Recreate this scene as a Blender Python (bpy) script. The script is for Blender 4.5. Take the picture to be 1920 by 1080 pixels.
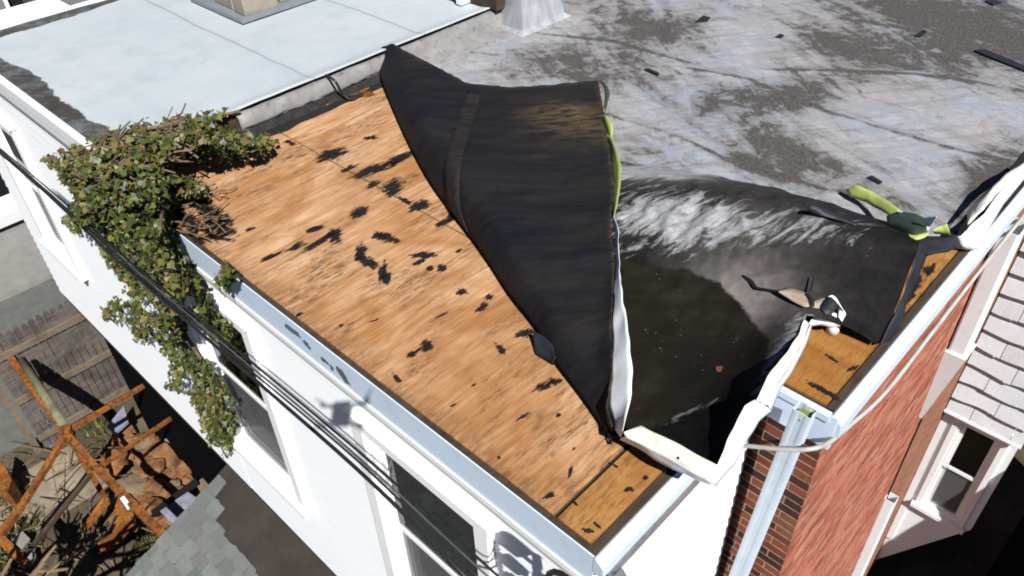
import bpy, math, random
from mathutils import Vector, Matrix, noise

for o in list(bpy.data.objects):
    bpy.data.objects.remove(o)
scene = bpy.context.scene
COL = scene.collection
rnd = random.Random(7)

# ------------------------------------------------------------------ camera
# Roof deck is z = 0, its rear eave runs along x at y = 0, the main house lies towards +y.
YAW, PITCH, ROLL = math.radians(-45.1497), math.radians(39.4524), math.radians(2.3214)
FPX = 1489.165
CAM = Vector((1.1233, -1.5507, 3.05))
_f = Vector((math.sin(YAW) * math.cos(PITCH), math.cos(YAW) * math.cos(PITCH), -math.sin(PITCH)))
_r0 = Vector((math.cos(YAW), -math.sin(YAW), 0))
_d0 = _f.cross(_r0)
_r = math.cos(ROLL) * _r0 + math.sin(ROLL) * _d0
_d = -math.sin(ROLL) * _r0 + math.cos(ROLL) * _d0
cam_data = bpy.data.cameras.new('camera')
cam_data.sensor_width = 36.0
cam_data.lens = FPX * 36.0 / 1920.0
cam_data.clip_start = 0.05
cam_data.clip_end = 500.0
cam = bpy.data.objects.new('camera', cam_data)
COL.objects.link(cam)
u_ = -_d
b_ = -_f
cam.matrix_world = Matrix(((_r.x, u_.x, b_.x, CAM.x), (_r.y, u_.y, b_.y, CAM.y), (_r.z, u_.z, b_.z, CAM.z), (0, 0, 0, 1)))
scene.camera = cam

# ------------------------------------------------------------------ sky, sun, exposure
SUN = Vector((0.6148, -0.3102, 0.7251)).normalized()      # towards the sun
w = bpy.data.worlds.new('World')
scene.world = w
w.use_nodes = True
nt = w.node_tree
sky = nt.nodes.new('ShaderNodeTexSky')
sky.sky_type = 'NISHITA'
sky.sun_disc = False
sky.sun_elevation = math.asin(SUN.z)
sky.sun_rotation = math.atan2(SUN.x, SUN.y)
sky.air_density = 0.35
sky.dust_density = 0.15
sky.altitude = 1200.0
bg = nt.nodes['Background']
bg.inputs['Strength'].default_value = 0.05
nt.links.new(sky.outputs[0], bg.inputs['Color'])
sd = bpy.data.lights.new('sun', 'SUN')
sd.energy = 5.0
sd.angle = math.radians(0.42)
sd.color = (1.0, 0.975, 0.94)
so = bpy.data.objects.new('sun', sd)
so.rotation_euler = SUN.to_track_quat('Z', 'Y').to_euler()
so.location = SUN * 30
COL.objects.link(so)
scene.cycles.filter_width = 1.9
vs = scene.view_settings
vs.view_transform = 'Standard'
vs.look = 'None'
vs.exposure = 1.0
vs.gamma = 1.0
vs.use_curve_mapping = False


# ------------------------------------------------------------------ measuring and mesh helpers
def P(u, v, z=None, x=None, y=None):
    """Real-world point seen at photograph pixel (u, v) on a plane of known height / depth."""
    d = _r * ((u - 960) / FPX) + _d * ((v - 540) / FPX) + _f
    if z is not None:
        t = (z - CAM.z) / d.z
    elif y is not None:
        t = (y - CAM.y) / d.y
    else:
        t = (x - CAM.x) / d.x
    return CAM + d * t


def nz(p, s=1.0, k=0.0):
    return noise.noise(Vector((p[0] * s + k, p[1] * s + k * 1.7, p[2] * s - k)))


class MB:
    def __init__(self):
        self.v = []
        self.f = []
        self.a = {}

    def add(self, vs, fs):
        n = len(self.v)
        self.v += [tuple(p) for p in vs]
        self.f += [tuple(i + n for i in f) for f in fs]
        return self

    def box(self, x0, x1, y0, y1, z0, z1):
        return self.add([(x0, y0, z0), (x1, y0, z0), (x1, y1, z0), (x0, y1, z0), (x0, y0, z1), (x1, y0, z1), (x1, y1, z1), (x0, y1, z1)],
                        [(0, 3, 2, 1), (4, 5, 6, 7), (0, 1, 5, 4), (1, 2, 6, 5), (2, 3, 7, 6), (3, 0, 4, 7)])

    def beam(self, a, b, w_, h_, up=Vector((0, 0, 1)), off=0.0):
        a = Vector(a); b = Vector(b)
        t = (b - a).normalized()
        s = t.cross(up)
        if s.length < 1e-4:
            s = Vector((1, 0, 0))
        s.normalize()
        n = s.cross(t)
        s = s * (w_ / 2); n = n * (h_ / 2)
        vs_ = [p + i * s + j * n for p in (a, b) for i, j in ((-1, -1), (1, -1), (1, 1), (-1, 1))]
        return self.add(vs_, [(0, 3, 2, 1), (4, 5, 6, 7), (0, 1, 5, 4), (1, 2, 6, 5), (2, 3, 7, 6), (3, 0, 4, 7)])

    def tube(self, pts, r, n=8, cap=True):
        pts = [Vector(p) for p in pts]
        rs = r if isinstance(r, (list, tuple)) else [r] * len(pts)
        base = len(self.v)
        ref = Vector((0.13, 0.31, 0.94))
        for i, p in enumerate(pts):
            t = (pts[min(i + 1, len(pts) - 1)] - pts[max(i - 1, 0)]).normalized()
            s = t.cross(ref)
            if s.length < 0.05:
                s = t.cross(Vector((1, 0, 0)))
            s.normalize()
            q = t.cross(s)
            for k in range(n):
                a = 2 * math.pi * k / n
                self.v.append(tuple(p + s * (rs[i] * math.cos(a)) + q * (rs[i] * math.sin(a))))
        for i in range(len(pts) - 1):
            for k in range(n):
                a0 = base + i * n + k; a1 = base + i * n + (k + 1) % n
                self.f.append((a0, a1, a1 + n, a0 + n))
        if cap:
            self.f.append(tuple(base + k for k in range(n))[::-1])
            self.f.append(tuple(base + (len(pts) - 1) * n + k for k in range(n)))
        return self

    def prism(self, poly, dz):
        """poly: list of 3-d points (planar), extruded by vector dz."""
        n = len(poly)
        dz = Vector(dz)
        vs_ = [Vector(p) for p in poly] + [Vector(p) + dz for p in poly]
        fs = [tuple(range(n)), tuple(range(2 * n - 1, n - 1, -1))]
        fs += [(i, i + n, (i + 1) % n + n, (i + 1) % n) for i in range(n)]
        return self.add(vs_, fs)

    def grid(self, rows, close=False):
        n = len(self.v); h = len(rows); wd = len(rows[0])
        for r_ in rows:
            self.v += [tuple(p) for p in r_]
        for i in range(h - 1):
            for j in range(wd - 1):
                a = n + i * wd + j
                self.f.append((a, a + 1, a + wd + 1, a + wd))
        return self

    def build(self, name, mat, parent=None, smooth=False, attrs=None, fix=True):
        me = bpy.data.meshes.new(name)
        me.from_pydata(self.v, [], self.f)
        me.materials.append(mat)
        if fix:
            import bmesh
            bm = bmesh.new(); bm.from_mesh(me)
            bmesh.ops.recalc_face_normals(bm, faces=bm.faces)
            bm.to_mesh(me); bm.free()
        for k, vals in (attrs or {}).items():
            at = me.attributes.new(k, 'FLOAT', 'POINT')
            at.data.foreach_set('value', vals)
        if smooth:
            me.polygons.foreach_set('use_smooth', [True] * len(me.polygons))
        me.update()
        return link(bpy.data.objects.new(name, me), parent)


def link(o, parent=None):
    COL.objects.link(o)
    if parent is not None:
        o.parent = parent
        p = parent
        off = Vector((0, 0, 0))
        while p is not None:
            off = off + p.location if p.type == 'EMPTY' else off
            p = p.parent
        if parent.type == 'EMPTY':
            o.matrix_parent_inverse = Matrix.Translation(-off)
    return o


def empty(name, loc):
    o = bpy.data.objects.new(name, None)
    o.empty_display_size = 0.2
    o.location = loc
    COL.objects.link(o)
    return o


def tag(o, label=None, cat=None, group=None, kind=None):
    if label: o['label'] = label
    if cat: o['category'] = cat
    if group: o['group'] = group
    if kind: o['kind'] = kind
    return o


def inst(name, me, parent, loc, rot=None, scale=None, mat=None):
    o = bpy.data.objects.new(name, me)
    o.location = loc
    if rot is not None: o.rotation_euler = rot
    if scale is not None: o.scale = scale
    return link(o, parent)


def solid(mb, name, mat, parent, th=0.003, smooth=False, attrs=None):
    o = mb.build(name, mat, parent, smooth, attrs, fix=True)
    m = o.modifiers.new('thickness', 'SOLIDIFY')
    m.thickness = th
    m.offset = 0
    return o


def cr(p0, p1, p2, p3, t):
    return 0.5 * ((2 * p1) + (p2 - p0) * t + (2 * p0 - 5 * p1 + 4 * p2 - p3) * t * t + (3 * p1 - p0 - 3 * p2 + p3) * t ** 3)


def crline(pts, n):
    """n+1 samples along a Catmull-Rom curve through pts (Vectors)."""
    pts = [Vector(p) for p in pts]
    out = []
    m = len(pts) - 1
    for k in range(n + 1):
        s = k / n * m
        i = min(int(s), m - 1)
        t = s - i
        out.append(cr(pts[max(i - 1, 0)], pts[i], pts[i + 1], pts[min(i + 2, m)], t))
    return out


def lerpline(pts, n):
    pts = [Vector(p) for p in pts]
    L = [0]
    for a, b in zip(pts, pts[1:]):
        L.append(L[-1] + (b - a).length)
    out = []
    for k in range(n + 1):
        s = L[-1] * k / n
        i = 0
        while i < len(pts) - 2 and L[i + 1] < s:
            i += 1
        t = (s - L[i]) / max(L[i + 1] - L[i], 1e-9)
        out.append(pts[i].lerp(pts[i + 1], min(max(t, 0), 1)))
    return out


def Q(p):
    return P(p[0], p[1], z=p[2])


def ribbon(name, mat, parent, A, B, n=24, m=3, th=0.003, curve=True, jag=0.0, seed=0, smooth=True):
    fn = crline if curve else lerpline
    a = fn([Q(p) for p in A], n)
    b = fn([Q(p) for p in B], n)
    rows = []
    for i in range(n + 1):
        row = []
        for j in range(m + 1):
            q = a[i].lerp(b[i], j / m)
            if jag:
                q = q + Vector((nz(q, 9, seed), nz(q, 9, seed + 5), nz(q, 7, seed + 9))) * jag
            row.append(q)
        rows.append(row)
    return solid(MB().grid(rows), name, mat, parent, th, smooth)


def inside(x, y, poly):
    c = False
    n = len(poly)
    j = n - 1
    for i in range(n):
        xi, yi = poly[i][0], poly[i][1]; xj, yj = poly[j][0], poly[j][1]
        if (yi > y) != (yj > y) and x < (xj - xi) * (y - yi) / (yj - yi) + xi:
            c = not c
        j = i
    return c


def pdist(x, y, poly, closed=True):
    best = 1e9
    n = len(poly)
    for i in range(n if closed else n - 1):
        ax, ay = poly[i][0], poly[i][1]; bx, by = poly[(i + 1) % n][0], poly[(i + 1) % n][1]
        dx, dy = bx - ax, by - ay
        t = max(0, min(1, ((x - ax) * dx + (y - ay) * dy) / (dx * dx + dy * dy + 1e-12)))
        best = min(best, math.hypot(x - ax - t * dx, y - ay - t * dy))
    return best


# ------------------------------------------------------------------ materials
class Mat:
    def __init__(self, name, rough=0.7, spec=0.3, metal=0.0):
        self.m = bpy.data.materials.new(name)
        self.m.use_nodes = True
        self.t = self.m.node_tree
        self.b = self.t.nodes['Principled BSDF']
        self.b.inputs['Roughness'].default_value = rough
        self.b.inputs['Specular IOR Level'].default_value = spec
        self.b.inputs['Metallic'].default_value = metal
        self.co = None

    def n(self, typ, **kw):
        nd = self.t.nodes.new(typ)
        for k, v in kw.items():
            setattr(nd, k, v)
        return nd

    def l(self, a, b):
        self.t.links.new(a, b)

    def coord(self, scale=(1, 1, 1), rot=(0, 0, 0), world=True):
        if self.co is None:
            self.co = self.n('ShaderNodeNewGeometry').outputs['Position']
        src = self.co if world else self.n('ShaderNodeTexCoord').outputs['Object']
        mp = self.n('ShaderNodeMapping')
        mp.inputs['Scale'].default_value = scale
        mp.inputs['Rotation'].default_value = rot
        self.l(src, mp.inputs['Vector'])
        return mp.outputs[0]

    def coord2(self, rot, scale):
        a = self.coord((1, 1, 1), (0, 0, rot))
        mp = self.n('ShaderNodeMapping')
        mp.inputs['Scale'].default_value = scale
        self.l(a, mp.inputs['Vector'])
        return mp.outputs[0]

    def noise(self, scale=5, detail=4, rough=0.55, vec=None, dist=0.0, sc=(1, 1, 1), rot=(0, 0, 0)):
        nd = self.n('ShaderNodeTexNoise')
        nd.inputs['Scale'].default_value = scale
        nd.inputs['Detail'].default_value = detail
        nd.inputs['Roughness'].default_value = rough
        nd.inputs['Distortion'].default_value = dist
        self.l(vec if vec is not None else self.coord(sc, rot), nd.inputs['Vector'])
        return nd.outputs['Fac']

    def ramp(self, fac, stops, interp='LINEAR'):
        nd = self.n('ShaderNodeValToRGB')
        nd.color_ramp.interpolation = interp
        el = nd.color_ramp.elements
        while len(el) < len(stops):
            el.new(0.5)
        for e, (p, c) in zip(el, stops):
            e.position = p
            e.color = (c, c, c, 1) if isinstance(c, (int, float)) else (*c, 1)
        self.l(fac, nd.inputs['Fac'])
        return nd.outputs['Color']

    def mix(self, fac, a, b, mode='MIX'):
        nd = self.n('ShaderNodeMix', data_type='RGBA', blend_type=mode)
        for val, s in ((fac, nd.inputs[0]), (a, nd.inputs[6]), (b, nd.inputs[7])):
            if isinstance(val, (int, float)):
                s.default_value = val
            elif isinstance(val, tuple):
                s.default_value = (*val, 1)
            else:
                self.l(val, s)
        return nd.outputs[2]

    def math(self, op, a, b=0.0, clamp=False):
        nd = self.n('ShaderNodeMath', operation=op, use_clamp=clamp)
        for val, s in ((a, nd.inputs[0]), (b, nd.inputs[1])):
            if isinstance(val, (int, float)):
                s.default_value = val
            else:
                self.l(val, s)
        return nd.outputs[0]

    def attr(self, name):
        return self.n('ShaderNodeAttribute', attribute_name=name).outputs['Fac']

    def objrand(self):
        return self.n('ShaderNodeObjectInfo').outputs['Random']

    GAIN = 0.73

    def out(self, color, rough=None, bump=None, bs=0.3, bd=0.01):
        if self.GAIN != 1.0:
            g_ = self.GAIN
            color = tuple(c * g_ for c in color) if isinstance(color, tuple) else self.mix(1.0, color, (g_, g_, g_), 'MULTIPLY')
        if isinstance(color, tuple):
            self.b.inputs['Base Color'].default_value = (*color, 1)
        else:
            self.l(color, self.b.inputs['Base Color'])
        if rough is not None:
            self.l(rough, self.b.inputs['Roughness'])
        if bump is not None:
            bn = self.n('ShaderNodeBump')
            bn.inputs['Strength'].default_value = bs
            bn.inputs['Distance'].default_value = bd
            self.l(bump, bn.inputs['Height'])
            self.l(bn.outputs[0], self.b.inputs['Normal'])
        return self.m


def simple(name, c, rough=0.6, var=0.12, scale=6, spec=0.3, metal=0.0, bs=0.15, sc=(1, 1, 1), dirt=None, dirtamt=0.25):
    m = Mat(name, rough, spec, metal)
    f = m.noise(scale, 5, 0.6, sc=sc)
    lo = tuple(x * (1 - var) for x in c); hi = tuple(min(1, x * (1 + var)) for x in c)
    col = m.ramp(f, [(0.3, lo), (0.7, hi)])
    if dirt is not None:
        g = m.noise(scale * 2.3, 6, 0.65, sc=sc)
        col = m.mix(m.ramp(g, [(0.55, 0.0), (0.75, dirtamt)]), col, dirt)
    return m.out(col, None, m.noise(scale * 8, 3), bs, 0.004)


def m_ply():
    m = Mat('plywood', 0.75, 0.12)
    big = m.noise(1.3, 5, 0.62, dist=0.9)
    warp = m.noise(1.1, 3, 0.5, sc=(1.3, 0.7, 1))
    grain = m.noise(1.9, 5, 0.58, sc=(5.5, 0.6, 1), dist=2.4, rot=(0, 0, math.radians(7)))
    fine = m.noise(8.0, 5, 0.65, sc=(8, 0.5, 1), dist=0.8, rot=(0, 0, math.radians(7)))
    c = m.ramp(grain, [(0.25, (0.26, 0.118, 0.046)), (0.40, (0.385, 0.200, 0.093)), (0.55, (0.475, 0.278, 0.148)), (0.75, (0.59, 0.395, 0.25))])
    c = m.mix(m.ramp(fine, [(0.28, 0.36), (0.48, 0.0)]), c, (0.25, 0.115, 0.045))
    c = m.mix(m.ramp(big, [(0.46, 0.0), (0.66, 0.75)]), c, m.ramp(fine, [(0.3, (0.24, 0.088, 0.022)), (0.7, (0.36, 0.165, 0.055))]))
    # grey-black weather streaks that follow the grain
    st = m.noise(1.5, 5, 0.62, sc=(3.0, 0.75, 1), dist=0.9, rot=(0, 0, math.radians(5)))
    fl = m.noise(11, 6, 0.75, sc=(4.5, 0.8, 1), rot=(0, 0, math.radians(5)))
    k = m.math('MULTIPLY', m.ramp(st, [(0.46, 0.0), (0.63, 1.0)]), m.ramp(fl, [(0.47, 0.0), (0.58, 0.8)]))
    c = m.mix(k, c, (0.060, 0.040, 0.028))
    sep = m.n('ShaderNodeSeparateXYZ')
    m.l(m.n('ShaderNodeNewGeometry').outputs['Position'], sep.inputs[0])
    # rain-soaked rear margin
    near = m.ramp(m.math('ADD', sep.outputs[1], m.math('MULTIPLY', m.math('SUBTRACT', st, 0.5), 0.5)), [(0.02, 0.7), (0.16, 0.0)])
    c = m.mix(m.math('MULTIPLY', near, m.ramp(fl, [(0.40, 0.1), (0.60, 0.9)])), c, (0.085, 0.052, 0.030))
    # knots
    v = m.n('ShaderNodeTexVoronoi', feature='F1')
    v.inputs['Scale'].default_value = 1.55
    m.l(m.coord((2.0, 1.0, 1)), v.inputs['Vector'])
    vd = m.math('ADD', v.outputs['Distance'], m.math('MULTIPLY', m.math('SUBTRACT', fine, 0.5), 0.09))
    c = m.mix(m.ramp(vd, [(0.02, 0.8), (0.085, 0.0)]), c, (0.14, 0.055, 0.018))
    age = m.n('ShaderNodeAttribute', attribute_name='age').outputs['Fac']
    old = m.ramp(big, [(0.36, (0.36, 0.175, 0.036)), (0.52, (0.27, 0.110, 0.018)), (0.66, (0.13, 0.048, 0.010))])
    old = m.mix(m.ramp(fl, [(0.5, 0.0), (0.66, 0.6)]), old, (0.06, 0.03, 0.012))
    c = m.mix(m.math('MULTIPLY', age, 0.88), c, old)
    return m.out(c, None, m.mix(0.5, grain, fine), 0.2, 0.003)


def m_residue():
    """thin smear of roofing left on the wood: ragged rim, torn along the grain."""
    m = bpy.data.materials.new('membrane_residue')
    m.use_nodes = True
    h = Mat.__new__(Mat)
    h.m, h.t, h.b, h.co = m, m.node_tree, m.node_tree.nodes['Principled BSDF'], None
    h.b.inputs['Roughness'].default_value = 0.9
    h.b.inputs['Specular IOR Level'].default_value = 0.08
    e = h.attr('core')
    n1 = h.noise(9, 7, 0.75, sc=(7.0, 0.8, 1), dist=0.5)
    n2 = h.noise(26, 4, 0.7)
    k = h.math('ADD', e, h.math('MULTIPLY', h.math('SUBTRACT', n1, 0.5), 2.6))
    k = h.math('ADD', k, h.math('MULTIPLY', h.math('SUBTRACT', n2, 0.5), 0.7))
    a = h.ramp(k, [(0.36, 0.0), (0.58, 1.0)])
    h.l(a, h.b.inputs['Alpha'])
    return h.out(h.ramp(n2, [(0.35, (0.009, 0.009, 0.012)), (0.7, (0.024, 0.019, 0.017))]), None, n2, 0.3, 0.004)


def m_oldwood(name, a, b, rot=0.0):
    m = Mat(name, 0.8, 0.15)
    g = m.noise(4, 5, 0.6, sc=(6, 1, 6), rot=(0, 0, rot), dist=0.6)
    d = m.noise(2.5, 5, 0.65)
    c = m.ramp(g, [(0.3, a), (0.7, b)])
    c = m.mix(m.ramp(d, [(0.5, 0.0), (0.7, 0.7)]), c, tuple(x * 0.35 for x in a))
    return m.out(c, None, g, 0.3, 0.005)


def m_roof():
    """aluminium-coated flat roofing, coating worn to black in patches; 'dirt' is the wear."""
    m = Mat('aluminium_coated_roofing', 0.62, 0.3)
    d = m.attr('dirt')
    va = m.coord2(math.radians(28), (0.55, 1.5, 1))
    n1 = m.noise(1.9, 8, 0.72, vec=va, dist=1.2)
    n2 = m.noise(5.5, 8, 0.78, dist=0.7)
    n3 = m.noise(0.9, 4, 0.6)
    n4 = m.noise(38, 6, 0.8)
    st = m.noise(5.0, 8, 0.72, vec=m.coord2(math.radians(-52), (0.35, 2.6, 1)), dist=0.5)
    sx = m.noise(4.0, 8, 0.72, vec=m.coord2(math.radians(3), (0.30, 3.0, 1)), dist=0.4)
    c = m.ramp(n3, [(0.34, (0.285, 0.262, 0.258)), (0.47, (0.278, 0.278, 0.290)), (0.64, (0.245, 0.285, 0.355))])
    c = m.mix(m.ramp(n2, [(0.46, 0.0), (0.60, 0.8)]), c, (0.375, 0.385, 0.405))
    c = m.mix(m.ramp(st, [(0.50, 0.0), (0.64, 0.55)]), c, (0.205, 0.192, 0.188))
    c = m.mix(m.ramp(sx, [(0.54, 0.0), (0.66, 0.5)]), c, (0.150, 0.138, 0.130))
    s = m.math('ADD', m.math('MULTIPLY', n1, 0.80), m.math('MULTIPLY', n2, 0.80))
    s = m.math('ADD', s, m.math('MULTIPLY', n4, 0.35))
    s = m.math('ADD', s, m.math('MULTIPLY', st, 0.25))
    s = m.math('ADD', s, m.math('MULTIPLY', m.math('SUBTRACT', d, 0.32), 0.20))
    s = m.math('MULTIPLY', s, 0.8)
    mask = m.ramp(s, [(0.825, 0.0), (0.875, 0.5), (0.935, 0.85)])
    hard = m.ramp(s, [(0.925, 0.0), (0.965, 0.9)])
    sp = m.math('MULTIPLY', m.ramp(n4, [(0.585, 0.0), (0.63, 0.85)]), m.ramp(n1, [(0.45, 0.0), (0.56, 1.0)]))
    c = m.mix(mask, c, m.mix(m.ramp(n4, [(0.40, 0.0), (0.58, 1.0)]), (0.088, 0.080, 0.074), (0.195, 0.186, 0.182)))
    c = m.mix(hard, c, m.mix(m.ramp(n4, [(0.46, 0.0), (0.62, 1.0)]), (0.045, 0.041, 0.037), (0.115, 0.106, 0.100)))
    c = m.mix(sp, c, (0.050, 0.044, 0.040))
    return m.out(c, None, m.mix(0.6, n2, mask), 0.45, 0.008)


def m_buckled():
    """lifted part of the same membrane: 'silver' = how much coating is left, 'wet' = the ponded dark patch."""
    m = Mat('buckled_roofing', 0.7, 0.06)
    s = m.attr('silver'); w_ = m.attr('wet')
    st = m.noise(3.0, 9, 0.72, vec=m.coord2(math.radians(18), (5.0, 1.0, 2.5)), dist=0.9)
    st2 = m.noise(7, 5, 0.65, dist=0.8)
    n2 = m.noise(16, 5, 0.7)
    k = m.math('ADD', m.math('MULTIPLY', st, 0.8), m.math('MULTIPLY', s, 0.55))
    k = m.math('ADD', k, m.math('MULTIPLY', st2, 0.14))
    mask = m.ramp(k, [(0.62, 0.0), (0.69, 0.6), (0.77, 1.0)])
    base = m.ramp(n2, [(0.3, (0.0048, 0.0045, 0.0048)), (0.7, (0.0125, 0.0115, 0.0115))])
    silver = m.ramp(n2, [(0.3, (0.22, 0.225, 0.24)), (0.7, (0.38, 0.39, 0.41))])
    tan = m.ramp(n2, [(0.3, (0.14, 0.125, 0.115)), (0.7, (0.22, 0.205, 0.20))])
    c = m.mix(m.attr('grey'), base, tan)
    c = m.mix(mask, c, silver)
    edge = m.ramp(m.math('ADD', w_, m.math('MULTIPLY', m.math('SUBTRACT', n2, 0.5), 0.35)), [(0.42, 0.0), (0.52, 1.0)])
    sp = m.n('ShaderNodeTexVoronoi', feature='F1')
    sp.inputs['Scale'].default_value = 26
    m.l(m.coord(), sp.inputs['Vector'])
    speck = m.math('MULTIPLY', m.ramp(sp.outputs['Distance'], [(0.09, 0.7), (0.16, 0.0)]), m.ramp(m.noise(5, 3), [(0.55, 0.0), (0.62, 1.0)]))
    wetc = m.ramp(m.noise(4, 5, 0.6), [(0.3, (0.008, 0.008, 0.006)), (0.55, (0.014, 0.012, 0.009)), (0.75, (0.026, 0.022, 0.016))])
    wetc = m.mix(speck, wetc, (0.16, 0.14, 0.12))
    c = m.mix(edge, c, wetc)
    rg = m.mix(edge, (0.75, 0.75, 0.75), (0.6, 0.6, 0.6))
    return m.out(c, rg, m.mix(0.5, n2, st), 0.3, 0.008)


def m_under():
    """black underside of the peeled membrane, brownish felt marks in bands."""
    m = Mat('membrane_underside', 0.7, 0.16)
    a = m.attr('tan')
    vb = m.coord2(math.radians(-42), (0.55, 2.6, 1.0))
    bands = m.noise(1.5, 6, 0.62, vec=vb, dist=0.5)
    fib = m.noise(6, 7, 0.72, vec=m.coord2(math.radians(-42), (0.35, 4.5, 1.0)), dist=0.3)
    blot = m.noise(3.2, 6, 0.7, dist=0.4)
    c = m.ramp(bands, [(0.34, (0.0048, 0.0056, 0.0105)), (0.48, (0.0085, 0.0090, 0.0115)), (0.60, (0.0125, 0.0115, 0.0118)), (0.72, (0.024, 0.0185, 0.0155))])
    c = m.mix(m.ramp(fib, [(0.46, 0.0), (0.66, 0.6)]), c, (0.019, 0.0165, 0.0155))
    c = m.mix(m.ramp(fib, [(0.30, 0.7), (0.42, 0.0)]), c, (0.004, 0.0042, 0.006))
    c = m.mix(m.ramp(blot, [(0.56, 0.0), (0.68, 0.7)]), c, (0.0055, 0.006, 0.010))
    k = m.math('MULTIPLY', a, m.ramp(m.noise(8, 7, 0.75, vec=m.coord2(math.radians(-42), (0.6, 2.0, 1.0))), [(0.40, 0.0), (0.60, 1.0)]))
    c = m.mix(k, c, (0.17, 0.115, 0.055))
    return m.out(c, None, m.mix(0.5, fib, m.noise(30, 3)), 0.5, 0.010)


def m_white_roof():
    m = Mat('white_coated_roofing', 0.62, 0.25)
    n1 = m.noise(0.8, 5, 0.6)
    n2 = m.noise(6, 5, 0.65)
    c = m.ramp(n1, [(0.3, (0.385, 0.43, 0.462)), (0.7, (0.455, 0.495, 0.515))])
    c = m.mix(m.ramp(n2, [(0.6, 0.0), (0.8, 0.35)]), c, (0.30, 0.33, 0.35))
    d = m.attr('bare')
    e = m.ramp(m.math('ADD', d, m.math('MULTIPLY', m.math('SUBTRACT', n2, 0.5), 0.5)), [(0.47, 0.0), (0.53, 1.0)])
    c = m.mix(e, c, m.ramp(n2, [(0.3, (0.035, 0.032, 0.030)), (0.7, (0.07, 0.062, 0.055))]))
    sep = m.n('ShaderNodeSeparateXYZ')
    m.l(m.n('ShaderNodeNewGeometry').outputs['Position'], sep.inputs[0])
    wob = m.math('MULTIPLY', m.math('SUBTRACT', m.noise(1.4, 3, 0.5), 0.5), 0.10)
    yy_ = m.math('ADD', sep.outputs[1], wob)
    c = m.mix(m.math('MULTIPLY', m.attr('seam'), 0.16), c, (0.30, 0.33, 0.35))
    for cy_ in (1.76, 3.0):
        ln = m.math('ABSOLUTE', m.math('SUBTRACT', yy_, cy_))
        c = m.mix(m.ramp(ln, [(0.0, 0.7), (0.016, 0.0)]), c, (0.16, 0.18, 0.20))
    c = m.mix(m.ramp(m.noise(2.2, 8, 0.75), [(0.5, 0.0), (0.66, 0.4)]), c, (0.30, 0.345, 0.375))
    c = m.mix(m.ramp(m.noise(20, 6, 0.8), [(0.64, 0.0), (0.70, 0.5)]), c, (0.16, 0.17, 0.18))
    return m.out(c, None, m.noise(24, 6, 0.7), 0.4, 0.006)


def m_brickwall():
    m = Mat('worn_red_brickwork', 0.85, 0.15)
    br = m.n('ShaderNodeTexBrick')
    br.inputs['Scale'].default_value = 1.0
    br.inputs['Brick Width'].default_value = 0.205
    br.inputs['Row Height'].default_value = 0.068
    br.inputs['Mortar Size'].default_value = 0.005
    br.inputs['Color1'].default_value = (0.36, 0.105, 0.060, 1)
    br.inputs['Color2'].default_value = (0.25, 0.075, 0.045, 1)
    br.inputs['Mortar'].default_value = (0.42, 0.29, 0.22, 1)
    sep = m.n('ShaderNodeSeparateXYZ'); com = m.n('ShaderNodeCombineXYZ')
    m.l(m.n('ShaderNodeNewGeometry').outputs['Position'], sep.inputs[0])
    m.l(sep.outputs[1], com.inputs[0]); m.l(sep.outputs[2], com.inputs[1])
    m.l(com.outputs[0], br.inputs['Vector'])
    st = m.noise(3, 6, 0.65, sc=(1, 1.0, 9), dist=0.4)
    c = m.mix(m.ramp(st, [(0.42, 0.0), (0.58, 0.6)]), br.outputs['Color'], (0.40, 0.130, 0.078))
    c = m.mix(m.ramp(m.noise(6, 7, 0.75, sc=(1, 1.3, 9)), [(0.54, 0.0), (0.64, 0.6)]), c, (0.50, 0.37, 0.29))
    c = m.mix(m.ramp(m.noise(7, 7, 0.75, sc=(1, 1.1, 7), dist=0.3), [(0.54, 0.0), (0.66, 0.75)]), c, (0.15, 0.065, 0.045))
    # beyond the party joint the brick is bare and browner
    brown = m.ramp(m.math('SUBTRACT', sep.outputs[1], 3.86), [(0.44, 0.0), (0.47, 1.0)])
    c = m.mix(m.math('MULTIPLY', brown, 0.75), c, m.ramp(st, [(0.3, (0.20, 0.085, 0.05)), (0.7, (0.30, 0.15, 0.09))]))
    return m.out(c, None, m.mix(0.5, br.outputs['Fac'], st), 0.5, 0.008)


def m_sidebrick(bulk):
    """bricks of the long side wall: worn red paint, pale scuffs; browner past the party joint."""
    m = Mat('side_brick_bulk' if bulk else 'side_brick', 0.88, 0.1)
    r = m.attr('tint') if bulk else m.objrand()
    c = m.ramp(r, [(0.0, (0.20, 0.062, 0.040)), (0.3, (0.31, 0.095, 0.060)), (0.7, (0.39, 0.130, 0.082)), (1.0, (0.44, 0.175, 0.115))])
    st = m.noise(4, 7, 0.72, sc=(1, 1.0, 7), dist=0.4)
    c = m.mix(m.ramp(st, [(0.52, 0.0), (0.66, 0.7)]), c, (0.50, 0.36, 0.28))
    c = m.mix(m.ramp(m.noise(6, 6, 0.72, sc=(1, 1.1, 5), dist=0.3), [(0.54, 0.0), (0.68, 0.7)]), c, (0.13, 0.060, 0.042))
    sep = m.n('ShaderNodeSeparateXYZ')
    m.l(m.n('ShaderNodeNewGeometry').outputs['Position'], sep.inputs[0])
    brown = m.ramp(m.math('SUBTRACT', sep.outputs[1], 3.86), [(0.44, 0.0), (0.47, 1.0)])
    c = m.mix(m.math('MULTIPLY', brown, 0.7), c, m.ramp(st, [(0.3, (0.18, 0.085, 0.052)), (0.7, (0.28, 0.155, 0.10))]))
    return m.out(c, None, m.noise(30, 5, 0.7), 0.5, 0.005)


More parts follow.
